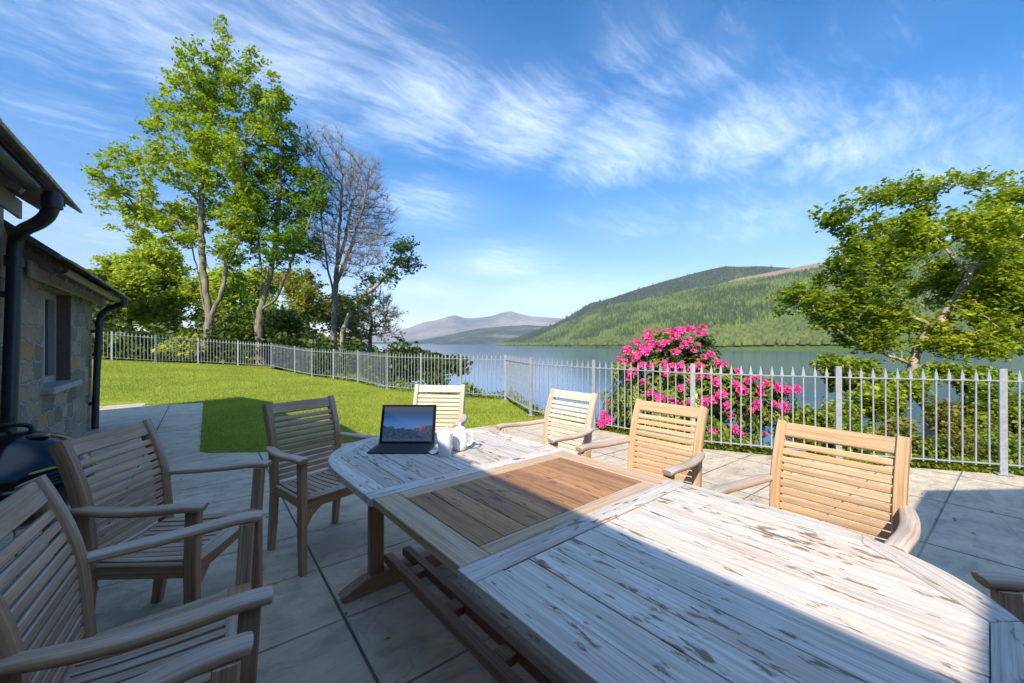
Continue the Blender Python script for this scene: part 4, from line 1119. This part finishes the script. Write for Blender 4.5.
undergrowth('ground_cover', 9000, reg_verge, 0.085, M['shrub'], 84, lambda p, r: r.uniform(0, 0.34, len(p)) * np.clip(0.6 + 0.7 * fbm(p[:, 0], p[:, 1], 3, 3, 2.0), 0.1, 1.2))

# rhododendron in flower
d = 6.25
base = Wp(690, 440, d); base.z = gz(base.x, base.y)
bl = spheres_from_px([(640, 372, 26, 26, .1), (672, 356, 32, 24, .25), (700, 352, 16, 20, .2), (650, 405, 34, 30, 0), (690, 395, 34, 34, .1), (725, 390, 26, 26, -.3), (755, 395, 24, 20, -.5), (782, 398, 14, 12, -.6), (620, 415, 20, 28, .2), (735, 425, 26, 22, -.4), (690, 430, 34, 22, 0), (640, 435, 26, 16, .1), (766, 420, 18, 14, -.6)], d, rs0, spread=0.2)
rsR = np.random.RandomState(50)
A_ = sample_blobs(bl, 420, rsR, shell=0.33)
bb = np.array(base); N_, P_ = grow(A_, [[bb - np.array([0, 0, .15]), bb + np.array([0, 0, .25])]], 0.13, 1.2, 0.15, 120, rsR, 0.1)
r_, ch_ = radii(P_, 0.07, 0.006)
rh = empty('rhododendron', tuple(base)); tag(rh, 'rhododendron bush covered in bright pink flower trusses behind the railing', 'shrub')
V, F = tubes(N_, P_, r_, thr=.012); np_mesh('trunk', V - bb, F, M['bark_dark'], rh, smooth=True)
tips = np.where(r_ < 0.012)[0]
# whorls of long leaves
nw = 2600; c = np.concatenate([N_[rsR.choice(tips, nw // 2)] + rsR.normal(0, .05, (nw // 2, 3)), sample_blobs(bl, nw - nw // 2, rsR, shell=.12)]); LVs, LFs, o = [], [], 0
cc_ = np.array([b_[0] for b_ in bl]).mean(0)
for i in range(nw):
    ax = (c[i] - cc_); ax = 1.5 * ax / np.linalg.norm(ax) + np.array([-SA * .5, -CA * .5, 0.8]) + rsR.normal(0, .3, 3); ax /= np.linalg.norm(ax)
    a = np.cross(ax, [0.3, 0.9, 0.1]); a /= np.linalg.norm(a); b_ = np.cross(ax, a)
    k = rsR.randint(6, 10); ph = rsR.uniform(0, 6)
    for j in range(k):
        th = ph + 2 * math.pi * j / k; dr = a * math.cos(th) + b_ * math.sin(th); sd = np.cross(ax, dr)
        L = rsR.uniform(.08, .13); w = L * .38; lift = rsR.uniform(-.15, .55)
        p0 = c[i]; pm_ = c[i] + dr * L * .55 + ax * L * lift * .6; p2 = c[i] + dr * L + ax * L * (lift - .25)
        LVs += [p0, pm_ + sd * w * .5 + ax * .006, p2, pm_ - sd * w * .5 + ax * .006]; LFs.append((o, o + 1, o + 2, o + 3)); o += 4
np_mesh('leaves', np.array(LVs) - bb, np.array(LFs), M['rhodo_leaf'], rh)
def truss_mesh(seed):
    rs = np.random.RandomState(seed); V, F, o = [], [], 0; nf = 15
    for i in range(nf):
        z = 1 - 1.25 * (i + .5) / nf; ph = i * 2.399; s = math.sqrt(max(0, 1 - z * z)); ax = np.array([s * math.cos(ph), s * math.sin(ph), z]) + rs.normal(0, .12, 3); ax /= np.linalg.norm(ax)
        a = np.cross(ax, [0.31, 0.2, 0.9]); a /= np.linalg.norm(a); b_ = np.cross(ax, a); c0 = ax * 0.046; ro = rs.uniform(0, 6); S = rs.uniform(.85, 1.15)
        for j in range(5):
            th = ro + j * 2 * math.pi / 5; dr = a * math.cos(th) + b_ * math.sin(th); sd = -a * math.sin(th) + b_ * math.cos(th)
            pts = [c0, c0 + ax * .030 * S + dr * .016 * S - sd * .012 * S, c0 + ax * .042 * S + dr * .040 * S - sd * .013 * S, c0 + ax * .036 * S + dr * .046 * S + sd * .012 * S, c0 + ax * .030 * S + dr * .016 * S + sd * .012 * S]
            V += pts; F += [(o, o + 1, o + 2), (o, o + 2, o + 3), (o, o + 3, o + 4)]; o += 5
    return np.array(V), np.array(F)
tm = []
for s_ in range(4):
    V, F = truss_mesh(200 + s_); ob = np_mesh('flower_truss', V, F, M['petal'], rh); tm.append(ob.data); bpy.data.objects.remove(ob)
FL = [(627, 350, 0), (636, 342, 0), (647, 338, .1), (656, 332, .2), (667, 331, .2), (668, 342, 0), (680, 334, .1), (690, 329, .2), (700, 334, .2), (698, 345, 0), (685, 345, 0), (676, 352, -.1), (660, 349, 0), (646, 351, -.1), (624, 362, -.1), (634, 360, -.1), (632, 372, -.1), (664, 362, -.15), (672, 366, -.15), (703, 328, .2),
      (704, 357, 0), (720, 366, -.35), (726, 364, -.4), (739, 372, -.45), (748, 381, -.5), (736, 384, -.5), (742, 391, -.55), (755, 378, -.5), (716, 382, -.4), (722, 394, -.45), (713, 400, -.4), (646, 384, -.2), (648, 393, -.2), (662, 398, -.25), (677, 372, -.2), (681, 388, -.25), (670, 400, -.25), (690, 402, -.25), (727, 405, -.5), (700, 376, -.3),
      (757, 404, -.6), (766, 383, -.6), (778, 388, -.65), (787, 390, -.65), (796, 389, -.65), (774, 404, -.65), (783, 407, -.65), (713, 433, -.5), (735, 429, -.55), (741, 434, -.55), (749, 446, -.55), (607, 402, 0), (604, 414, 0), (602, 423, 0), (610, 420, -.05), (700, 366, -.2), (652, 366, -.15), (640, 420, -.1), (760, 392, -.6), (765, 434, -.6), (655, 418, -.15), (730, 415, -.5)]
ri = random.Random(5)
FL += [(u + ri.uniform(-9, 9), v + ri.uniform(-7, 7), dd - .05) for (u, v, dd) in FL[:22] + FL[28:42]]
for i, (u, v, dd) in enumerate(FL):
    o = bpy.data.objects.new('flower_truss', tm[i % 4]); COL.objects.link(o); o.parent = rh
    p = Wp(u, v, d - 0.25 + dd * 0.9) - base; o.location = p; q = Vector((p.x - (cc_ - bb)[0], p.y - (cc_ - bb)[1], max(0.15, p.z - (cc_ - bb)[2] + .3)))
    o.rotation_euler = (q.normalized() + Vector(-DV) * 0.5).to_track_quat('Z', 'Y').to_euler(); s = ri.uniform(.38, .82); o.scale = (s * ri.uniform(.85, 1.2), s * ri.uniform(.85, 1.2), s * ri.uniform(.6, .95))

# grass blades on the lawn
def blades(n, seed, reg, hmin, hmax, w):
    rs = np.random.RandomState(seed); pts = reg(n, rs)
    x, y = pts[:, 0], pts[:, 1]; n = len(x); z = lawn_z(x, y)
    th = rs.uniform(0, 2 * math.pi, n); h = rs.uniform(hmin, hmax, n); lx, ly = rs.normal(0, .55, n) * h, rs.normal(0, .55, n) * h
    a = np.stack([x - w * np.cos(th), y - w * np.sin(th), z - .005], -1); b = np.stack([x + w * np.cos(th), y + w * np.sin(th), z - .005], -1); c = np.stack([x + lx, y + ly, z + h], -1)
    return np.stack([a, b, c], 1).reshape(-1, 3), np.arange(n * 3).reshape(-1, 3)
from mathutils.geometry import intersect_point_tri_2d
def in_poly(x, y, poly):
    r = np.zeros(x.shape, bool); n = len(poly)
    for i in range(n):
        x0, y0 = poly[i]; x1, y1 = poly[(i + 1) % n]
        c = ((y0 > y) != (y1 > y)) & (x < (x1 - x0) * (y - y0) / (y1 - y0 + 1e-12) + x0); r ^= c
    return r
PATH_POLY = [(-9, 6.0), (0.235, 6.0), (0.22, 6.18), (0.46, 11.15), (-0.55, 11.45), (-0.42, 12.1), (-2.2, 13.1), (-9, 13.4)]
PATIO_POLY = PATIO + [(-9, 6.18)]
def reg_lawn(ymax, pw):
    def f(n, rs):
        y = 4.9 + (ymax - 4.9) * rs.uniform(0, 1, n) ** pw; x = rs.uniform(-4.5, 6.0, n)
        s = shore_s(x, y); xj, yj = x + rs.normal(0, .018, n), y + rs.normal(0, .018, n); k = (s < 0.0) & ~in_poly(xj, yj, PATH_POLY) & ~in_poly(xj, yj, PATIO_POLY) & (y < 20.8)
        return np.stack([x[k], y[k]], -1)
    return f
V1, F1 = blades(260000, 91, reg_lawn(12, 1.25), .018, .042, .0024); V2, F2 = blades(170000, 92, reg_lawn(20.6, 0.9), .025, .05, .005)
tag(np_mesh('grass', np.concatenate([V1, V2]), np.concatenate([F1, F2 + len(V1)]), M['blade']), kind='stuff')

# ------------------------------------------------------------------ dining table
TXC, TW = 1.093, 0.535           # centre line, half width
TY0, TL0, TL1, TY1 = -0.095, 0.885, 1.492, 2.475
TZ, TH = 0.735, 0.026
tb = tag(empty('dining_table', (TXC, 1.19, 0)), 'long extending teak garden table with silvered ends and a brown middle leaf', 'table')
def tinv(o): o.matrix_parent_inverse = Matrix.Translation((-TXC, -1.19, 0)); return o
def half_top(sgn, yc):
    """sgn -1: near half (towards -y from seam yc), +1: far half; local v runs from the seam outwards"""
    Lh = 0.98; bw = 0.088; sb = 0.078
    F = lambda x, v: (TXC + x, yc + sgn * v)
    def XO(v): return TW if v <= .42 else TW * max(0.0, 1 - ((v - .42) / .56) ** 2.3) ** (1 / 2.3)
    tip_v = [.42 + .56 * (1 - (x / TW) ** 2.3) ** (1 / 2.3) for x in (.24, .20, .16, .12, .08, .04)]
    outer = [(TW, 0)] + [(XO(v), v) for v in np.linspace(.42, .93, 18)] + [(x, v) for x, v in zip((.24, .20, .16, .12, .08, .04), tip_v)] + [(0, .98)]
    outer = outer + [(-x, v) for x, v in reversed(outer[:-1])]
    oct_ = [(TW - bw, sb), (TW - bw, .645), (.215, .885), (-.215, .885), (-(TW - bw), .645), (-(TW - bw), sb)]
    mb = MB(); n = 10; wv_ = 2 * (TW - bw) / n; g = 0.0036
    for i in range(n):
        a, b = -(TW - bw) + i * wv_ + g / 2, -(TW - bw) + (i + 1) * wv_ - g / 2
        p = [(q[0], q[1]) for q in oct_]
        p = clip(p, 1, 0, b); p = clip(p, -1, 0, -a)
        p = [Vector(q) for q in p]
        # pull the ends back from the border by a hair
        p = [(q.x, min(max(q.y, sb + g), 9)) for q in p]
        ymax = max(q[1] for q in p); p = [(q[0], q[1] - .001 if q[1] > sb + .1 else q[1]) for q in p]
        mb.prism([F(*q) for q in p], TZ - TH, TZ + random.uniform(-.0006, .0006), bev=0.0011, grain=(0, 1))
    o = tinv(mb.build('planks', M['bleached'], None)); 
    bd = MB()
    def seg(pts, gr): bd.prism([F(*q) for q in pts], TZ - TH - .004, TZ + .0008, bev=0.0014, grain=gr)
    e = 0.0010
    seg([(-TW, 0), (TW, 0), (TW, sb - e), (-TW, sb - e)], (1, 0))
    def outer_between(v0, v1):
        vs = [q for q in outer if q[0] > 0]
        xs = np.array([q[0] for q in outer[:10]]); vv = np.array([q[1] for q in outer[:10]])
        k = np.linspace(v0, v1, 7); return [(float(np.interp(t, vv, xs)), float(t)) for t in k]
    def arc(i0, i1): return outer[i0:i1 + 1]
    side = [(TW - bw, sb + e), (TW, sb + e)] + [(XO(v), v) for v in np.linspace(.42, .634, 9)] + [(TW - bw, .645 - e)]
    diag = [(TW - bw, .645 + e)] + [(XO(v), v) for v in np.linspace(.637, .926, 16)] + [(.217, .885 + e)]
    tipx = [XO(.9275)] + [x for x in (.24, .20, .16, .12, .08, .04)]
    tipp = [(x, .42 + .56 * (1 - (x / TW) ** 2.3) ** (1 / 2.3)) for x in tipx]
    end = [(.214, .885 + e)] + tipp + [(0, .98)] + [(-x, v) for x, v in reversed(tipp)] + [(-.214, .885 + e)]
    dg = Vector((-.23, .24 * sgn))
    seg(side, (0, 1)); seg([(-x, v) for x, v in side], (0, 1)); seg(diag, (dg.x, dg.y)); seg([(-x, v) for x, v in diag], (-dg.x, dg.y)); seg(end, (1, 0))
    b2 = bd.build('frame_boards', M['bleached'], None)
    ap = MB()
    fr = MB(); fr.prism([F(*q) for q in [(x * .93, max(v * .95, .03)) for x, v in outer]], TZ - TH - .012, TZ - TH - .005, grain=(0, 1))
    u_ = fr.build('underside', M['under'], None)
    for xx in (-.40, .40): ap.box((TXC + xx, yc + sgn * .42, TZ - TH - .045), (.025, .74, .065), bev=.003)
    for vv in (.06, .78): ap.box((TXC, yc + sgn * vv, TZ - TH - .045), (.77, .025, .065), bev=.003)
    a_ = ap.build('apron', M['under'], None)
    return o, b2, u_, a_
for sgn, yc in ((-1, TL0), (1, TL1)):
    o, b2, u_, a_ = half_top(sgn, yc)
    o.name = 'tabletop'
    o.parent = tb; tinv(o)
    for q in (b2, u_, a_): q.parent = o
    o['label'] = 'silvered bleached table half' 
# middle leaf
lf = MB(); y0, y1 = TL0 + .0025, TL1 - .0025; hw = TW - .012
n = 9; ax0, ax1 = TXC - hw + .10, TXC + hw - .10; w = (ax1 - ax0) / n; ya, yb = y0 + .058, y1 - .075
for i in range(n): lf.prism([(ax0 + i * w + .0016, ya + .002), (ax0 + (i + 1) * w - .0016, ya + .002), (ax0 + (i + 1) * w - .0016, yb - .002), (ax0 + i * w + .0016, yb - .002)], TZ - TH, TZ - .001 + random.uniform(-.0006, .0006), bev=.001, grain=(0, 1))
L_o = tinv(lf.build('extension_leaf', M['leafwood'], tb)); L_o['label'] = 'unbleached brown middle leaf'
fb = MB()
for (xa, xb, yA, yB, gr) in ((TXC - hw, ax0 - .0015, y0, y1, (0, 1)), (ax1 + .0015, TXC + hw, y0, y1, (0, 1)), (ax0, ax1, y0, ya, (1, 0)), (ax0, ax1, yb, y1, (1, 0))):
    fb.prism([(xa, yA), (xb, yA), (xb, yB), (xa, yB)], TZ - TH - .003, TZ - .0006, bev=.0025, grain=gr)
fbo = fb.build('frame_boards', M['leafend'], L_o)
un = MB(); un.prism([(TXC - hw + .03, y0 + .01), (TXC + hw - .03, y0 + .01), (TXC + hw - .03, y1 - .01), (TXC - hw + .03, y1 - .01)], TZ - TH - .011, TZ - TH - .004)
un.build('underside', M['under'], L_o)
# brass catches at the leaf seams
for (cx_, cy_) in ((TXC + .22, TL1 + .035), (TXC - .22, TL1 + .035)):
    cb = MB(); cb.box((cx_, cy_, TZ + .0022), (.045, .016, .003), bev=.001); tinv(cb.build('catch', M['brass'], tb))
# trestles and stretcher
for yt in (2.13, 0.25):
    for sx in (-1, 1):
        lg = MB()
        for o_ in (0,): lg.box((TXC + sx * .265, yt, .385), (.075, .05, .62), bev=.006)
        lgo = tinv(lg.build('leg', M['under'], tb))
    ft = MB()
    prof = [(-.43, .0), (.43, .0), (.455, .03), (.33, .082), (-.33, .082), (-.455, .03)]
    a = [ft.bm.verts.new((TXC + x, yt - .034, z)) for x, z in prof]; b = [ft.bm.verts.new((TXC + x, yt + .034, z)) for x, z in prof]
    for v, (x, z) in zip(a, prof): v[ft.gr] = Vector((x, z, 0))
    for v, (x, z) in zip(b, prof): v[ft.gr] = Vector((x, z, .07))
    ft.bm.faces.new(a); ft.bm.faces.new(list(reversed(b)))
    for i in range(6): ft.bm.faces.new((a[i], a[(i + 1) % 6], b[(i + 1) % 6], b[i]))
    bmesh.ops.bevel(ft.bm, geom=ft.bm.edges[:], offset=.004, segments=1, affect='EDGES')
    tinv(ft.build('foot', M['under'], tb))
    tp = MB(); tp.box((TXC, yt, .672), (.78, .06, .05), bev=.004); tinv(tp.build('crossbar', M['under'], tb))
st = MB()
for sx in (-1, 1): st.box((TXC + sx * .055 - .13, 1.19, .125), (.048, 1.95, .045), bev=.005)
for yy in (1.92, 1.55, 1.19, .83, .4): st.box((TXC - .13, yy, .124), (.06, .075, .04), bev=.003)
tinv(st.build('stretcher', M['under'], tb))

# ------------------------------------------------------------------ armchairs
def back_y(z):
    t = (z - .40) / .52
    return -.185 - .04 * t - .095 * max(0, t - .45) ** 1.6 * 1.9
def back_pt(z): return Vector((0, back_y(z), z))
def make_chair(mat, arm=None):
    root = empty('teak_armchair', (0, 0, 0)); P_ = []
    hw, bw = .270, .222      # half spacing of the front legs and of the back stiles
    def sx_at(y): return bw + (hw - bw) * (y + .20) / .425
    for s in (-1, 1):
        m_ = MB(); m_.sweep([(s * hw, .225, 0), (s * hw, .222, .2), (s * hw, .22, .42), (s * (hw + .008), .232, .645)], .042, .05, up=(0, 1, 0), seg=8, power=7, scales=[.86, .95, 1, 1])
        m_.build('leg', mat, root, smooth=True)
    for s in (-1, 1):
        m_ = MB(); m_.sweep([(s * bw, -.225, 0), (s * bw, -.20, .2), (s * bw, -.185, .405)], .042, .05, up=(0, 1, 0), seg=8, power=7, scales=[.86, 1, 1])
        m_.build('leg', mat, root, smooth=True)
    zs = np.linspace(.405, .92, 11)
    for s in (-1, 1):
        bk = MB(); bk.sweep([(s * bw, back_y(z), z) for z in zs], .042, .058, up=(0, 1, 0), seg=8, power=6)
        bk.build('stile', mat, root, smooth=True)
    sl_ = MB(); z = .455
    def slat(zc, h, th):
        tl = (back_pt(zc + .02) - back_pt(zc - .02)).normalized(); ang = math.atan2(-tl.y, tl.z)
        mt = Matrix.Translation((0, back_y(zc) + .004, zc)) @ Matrix.Rotation(ang, 4, 'X')
        sl_.box((0, 0, 0), (2 * (bw - .019), th, h), mt, bev=.004)
    while z < .83:
        slat(z, .0290, .016); z += .0365
    slat(.886, .070, .024)
    sl_.build('backrest', mat, root)
    sf = MB()
    for s in (-1, 1):
        m1 = Matrix.Translation((s * (hw + bw - .016) / 2, .018, .392)) @ Matrix.Rotation(-s * math.atan2(hw - bw, .42), 4, 'Z')
        sf.box((0, 0, 0), (.026, .40, .058), m1, bev=.005)
    sf.box((0, -.182, .392), (.41, .026, .058), bev=.005)
    sf.box((0, .214, .382), (.498, .024, .05), bev=.005)
    for s in (-1, 1):
        pts = [(s * .249, .214, .36), (s * .249, .214, .24), (s * .238, .214, .27), (s * .211, .214, .315), (s * .156, .214, .357)]
        a = [sf.bm.verts.new((p[0], p[1] - .01, p[2])) for p in pts]; b = [sf.bm.verts.new((p[0], p[1] + .01, p[2])) for p in pts]
        for v, p in zip(a + b, pts + pts): v[sf.gr] = Vector((p[2], p[0], 0))
        sf.bm.faces.new(a); sf.bm.faces.new(list(reversed(b)))
        for i in range(5): sf.bm.faces.new((a[i], a[(i + 1) % 5], b[(i + 1) % 5], b[i]))
    sf.build('seat_frame', mat, root)
    st_ = MB(); n = 10
    for i in range(n):
        k = -1 + 2 * (i + .5) / n; dip = -.012 * (1 - k * k)
        st_.sweep([(k * (sx_at(y) - .02), y, .418 + dip + dz) for y, dz in ((-.175, .006), (-.08, 0), (.05, 0), (.175, .004))], .034, .016, seg=8, power=7)
    wf_ = hw - .016
    st_.sweep([(-wf_, .208, .424), (-wf_ / 2, .208, .418), (0, .208, .416), (wf_ / 2, .208, .418), (wf_, .208, .424)], .075, .022, up=(0, 0, 1), seg=10, power=3)
    st_.build('seat', mat, root, smooth=True)
    for s in (-1, 1):
        m_ = MB(); sm_ = smooth_path([(s * (bw + .012), -.225, .652), (s * (bw + .028), -.18, .652), (s * (bw + .056), -.05, .647), (s * (hw + .022), .09, .651), (s * (hw + .024), .20, .661), (s * (hw + .022), .265, .659), (s * (hw + .021), .278, .655)], 2)
        kk = np.linspace(0, 1, len(sm_)); m_.sweep(sm_, .060, .034, seg=16, power=2.6, scales=list(np.interp(kk, [0, .12, .3, .5, .8, .93, .98, 1], [.72, .8, .95, 1, 1.02, 1.0, .93, .72])))
        m_.build('armrest', arm or mat, root, smooth=True)
    return root
def place(root, front, face, z=0.0, fwd=.27):
    """front: middle of the line joining the arm fronts; face: facing direction"""
    f = Vector((face[0], face[1])).normalized(); c = Vector(front) - f * fwd
    root.location = (c.x, c.y, z); root.rotation_euler = (0, 0, math.atan2(f.y, f.x) - math.pi / 2)
CG = 'teak armchairs round the table'
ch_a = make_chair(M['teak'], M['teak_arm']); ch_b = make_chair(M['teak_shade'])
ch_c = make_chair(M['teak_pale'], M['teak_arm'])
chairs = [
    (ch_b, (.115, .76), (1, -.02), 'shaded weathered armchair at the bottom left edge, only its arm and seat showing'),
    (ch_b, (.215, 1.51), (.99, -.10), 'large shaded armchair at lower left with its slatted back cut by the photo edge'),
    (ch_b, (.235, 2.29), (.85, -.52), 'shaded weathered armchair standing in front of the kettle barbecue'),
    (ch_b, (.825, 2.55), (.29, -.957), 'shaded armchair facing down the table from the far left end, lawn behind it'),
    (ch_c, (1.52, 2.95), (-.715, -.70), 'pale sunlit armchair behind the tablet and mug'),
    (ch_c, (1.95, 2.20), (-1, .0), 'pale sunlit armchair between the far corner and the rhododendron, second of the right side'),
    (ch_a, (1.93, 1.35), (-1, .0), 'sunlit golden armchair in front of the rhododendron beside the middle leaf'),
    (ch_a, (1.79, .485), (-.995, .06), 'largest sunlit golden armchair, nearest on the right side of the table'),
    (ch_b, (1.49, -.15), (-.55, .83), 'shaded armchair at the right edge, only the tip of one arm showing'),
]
used = set()
for src, fr, fc, lab in chairs:
    c = src if id(src) not in used else copy_tree(src)
    used.add(id(src)); place(c, fr, fc); tag(c, lab, 'armchair', CG)

# ------------------------------------------------------------------ kettle barbecue
bx, by = -.60, 2.95
bq = tag(empty('kettle_barbecue', (bx, by, 0)), 'black kettle barbecue with a glossy domed lid against the stone wall', 'barbecue')
Rk, zr_ = .285, .66
bo = MB(); bo.lathe([(0, zr_ - .21), (.10, zr_ - .20), (.19, zr_ - .155), (.255, zr_ - .08), (Rk, zr_), (Rk + .008, zr_ + .004), (Rk - .005, zr_ + .006)], seg=48); bo.build('bowl', M['enamel'], bq, smooth=True)
ld = MB(); ld.lathe([(Rk + .012, zr_ + .006), (Rk + .013, zr_ + .022), (Rk, zr_ + .03), (.272, zr_ + .085), (.235, zr_ + .145), (.17, zr_ + .20), (.09, zr_ + .232), (0, zr_ + .243)], seg=48); lid = ld.build('lid', M['enamel'], bq, smooth=True)
vt = MB(); vt.lathe([(.04, .236), (.04, .246), (0, .248)], c=(.10, -.06, zr_ - .016), seg=20); vt.build('vent', M['bbq_metal'], lid, smooth=True)
hd = MB(); hd.sweep(smooth_path([(-.07, 0, zr_ + .225), (-.07, 0, zr_ + .275), (.07, 0, zr_ + .275), (.07, 0, zr_ + .225)]), .022, .022, up=(0, 1, 0), seg=8, power=2); hd.build('handle', M['handle'], lid, smooth=True)
for k in range(3):
    a = 2 * math.pi * k / 3 + .4; l_ = MB(); l_.sweep([(math.cos(a) * .17, math.sin(a) * .17, zr_ - .16), (math.cos(a) * .30, math.sin(a) * .30, .0)], .024, .024, seg=10, power=2); l_.build('leg', M['bbq_metal'], bq, smooth=True)
cbl = MB(); pts = []
for k in range(18):
    a = R(-75 + k * 9.5); rr = Rk - .03 + .02 * math.sin(k * .9); pts.append((bx + rr * math.cos(a), by + rr * math.sin(a), zr_ + .075 + .016 * math.sin(k * .7)))
pts.append((bx + .30 * math.cos(R(100)), by + .33 * math.sin(R(100)), .5)); pts.append((bx - .05, by + .42, .03))
cbl.sweep(smooth_path(pts, 1), .011, .011, seg=8, power=2)
tag(cbl.build('cable', M['cable'], None, smooth=True), 'thin yellow green cable lying over the rim of the barbecue lid', 'cable')

# ------------------------------------------------------------------ tablet, mug, teapot, paper on the table
tc = Wp(512 + FPX * (-.602 / 2.27), 343, 2.27); ang = -YAW
tabl = tag(empty('tablet', (tc.x, tc.y, TZ + .001), ang), 'black tablet propped on a dark keyboard cover on the table', 'tablet')
kb = MB(); kb.box((0, -.075, .006), (.325, .175, .010), bev=.003)
kbo = kb.build('keyboard_cover', M['case'], tabl)
ky = MB()
for rrow in range(5):
    for cc2 in range(13): ky.box((-.144 + cc2 * .024, -.135 + rrow * .021, .0118), (.020, .017, .0018), bev=.0005)
ky.build('keys', M['handle'], kbo)
tilt = Matrix.Translation((0, .015, .010)) @ Matrix.Rotation(R(-17), 4, 'X')
bz = MB(); bz.box((0, .004, .111), (.318, .008, .222), tilt, bev=.003); bzo = bz.build('screen_body', M['bezel'], tabl)
def mat_screen():
    m, T, b = material('tablet_screen')
    co = T.attr('gr'); s = T.n('ShaderNodeSeparateXYZ'); T.l(co, s.inputs[0])
    x, y = s.outputs[0], s.outputs[1]
    n = T.noise(co, 9, 6, 0.6); n2 = T.noise(T.mapping(co, scale=(1, 2.4, 1), rot=(0, 0, .25)), 14, 6, 0.6, 0.6)
    skyc = T.ramp(T.math('ADD', y, T.math('MULTIPLY', n2, .10)), [(0.30, (.06, .13, .26)), (0.52, (.045, .12, .30)), (0.75, (.012, .06, .20)), (0.86, (.02, .05, .12)), (1.0, (.04, .06, .09))])
    mh = T.math('ADD', .18, T.math('ADD', T.math('MULTIPLY', n, .30), T.math('MULTIPLY', T.math('ABSOLUTE', T.math('SUBTRACT', x, .5)), .25)))
    land = T.mix(T.rng(n2, .4, .6), (.008, .022, .05), (.03, .055, .10))
    col = T.mix(T.rng(T.math('SUBTRACT', y, mh), -.01, .02), land, skyc)
    pk = T.math('MULTIPLY', T.rng(T.vmath('DISTANCE', co, (.80, .40, 0)).outputs['Value'], .02, .20, 1, 0, smooth=True), T.rng(n2, .4, .6))
    col = T.mix(T.math('MULTIPLY', pk, .8), col, (.16, .05, .09))
    low = T.rng(y, 0, .12, .6, 0); col = T.mix(low, col, (.05, .07, .12))
    T.l(col, b.inputs['Emission Color']); b.inputs['Emission Strength'].default_value = 0.6; b.inputs['Specular IOR Level'].default_value = 0.12
    b.inputs['Base Color'].default_value = (.01, .01, .012, 1); b.inputs['Roughness'].default_value = 0.09
    return m
me = bpy.data.meshes.new('screen'); bm = bmesh.new(); gl = bm.verts.layers.float_vector.new('gr')
q = []
for (sx, sz) in ((-1, 0), (1, 0), (1, 1), (-1, 1)):
    v = bm.verts.new(tilt @ Vector((sx * .142, -.0006, .013 + sz * .196))); v[gl] = Vector(((sx + 1) / 2, sz, 0)); q.append(v)
bm.faces.new(q); bm.to_mesh(me); bm.free(); link_mesh('screen', me, mat_screen(), bzo)
sd_ = MB(); sd_.box((0, 0, 0), (.20, .003, .125), Matrix.Translation((0, .090, .060)) @ Matrix.Rotation(R(26), 4, 'X'), bev=.001); sd_.build('stand', M['case'], tabl)
mc = Wp(512 + FPX * (-.348 / 2.08), 343, 2.08)
mug = tag(empty('mug', (mc.x, mc.y, TZ + .001), R(62)), 'tall white mug beside the tablet', 'mug')
mb = MB(); mb.lathe([(0, 0), (.028, 0), (.031, .004), (.036, .05), (.041, .10), (.043, .118), (.0415, .1195), (.0395, .117), (.037, .095), (.033, .03), (0, .012)], seg=36); mgo = mb.build('mug_body', M['ceramic'], mug, smooth=True)
mh_ = MB(); mh_.sweep(smooth_path([(.036, 0, .092), (.070, 0, .095), (.072, 0, .045), (.035, 0, .032)]), .014, .009, up=(0, 1, 0), seg=8, power=2.4); mh_.build('handle', M['ceramic'], mug, smooth=True)
cf = MB(); cf.lathe([(.036, .088), (0, .0885)], seg=28); cf.build('coffee', M['coffee'], mug)
pc = Wp(512 + FPX * (-.286 / 2.19), 343, 2.19)
pot = tag(empty('teapot', (pc.x, pc.y, TZ + .001), R(-48)), 'white lidded ceramic pot with looped handle behind the mug', 'teapot')
pb = MB(); pb.lathe([(0, 0), (.040, 0), (.048, .006), (.058, .035), (.060, .065), (.055, .095), (.045, .118), (.040, .128), (.041, .131)], seg=40); pb.build('pot_body', M['ceramic'], pot, smooth=True)
pl_ = MB(); pl_.lathe([(.041, .131), (.036, .139), (.02, .146), (.009, .149), (.009, .154), (.013, .159), (.010, .166), (0, .168)], seg=32); pl_.build('lid', M['ceramic'], pot, smooth=True)
ph_ = MB(); ph_.sweep(smooth_path([(.046, 0, .118), (.085, 0, .125), (.100, 0, .085), (.090, 0, .045), (.054, 0, .030)]), .018, .011, up=(0, 1, 0), seg=10, power=2.4); ph_.build('handle', M['ceramic'], pot, smooth=True)
psp = MB(); psp.sweep(smooth_path([(-.050, 0, .055), (-.085, 0, .075), (-.092, 0, .115), (-.108, 0, .135)]), .030, .030, up=(0, 1, 0), seg=12, power=2, scales=None); psp.build('spout', M['ceramic'], pot, smooth=True); pot.scale = (.74, .74, .88)
rs = np.random.RandomState(77); lx = rs.uniform(-.8, 5.0, 260); ly = rs.uniform(-1, 6.0, 260); kx = in_poly(lx, ly, PATIO_POLY)
LV_, LF_ = leaf_quads(np.stack([lx[kx], ly[kx], np.full(kx.sum(), .006)], -1), .028, rs, 6.0)
tag(np_mesh('leaf_litter', LV_, LF_, M['redshrub']), kind='stuff')
nc_ = Gp(435.5, 453.5, TZ); rs = np.random.RandomState(8)
gridn = 9; vx = np.linspace(-.032, .032, gridn); VX, VY = np.meshgrid(vx, vx, indexing='ij'); VZ = .006 + np.abs(fbm(VX * 60, VY * 60, 12, 3, 1.0)) * .014
tag(np_mesh('paper_napkin', np.stack([VX + nc_.x, VY * .8 + nc_.y, VZ + TZ + .001], -1).reshape(-1, 3), grid_faces(gridn, gridn), M['paper'], smooth=True), 'small crumpled white paper napkin at the foot of the mug', 'napkin')
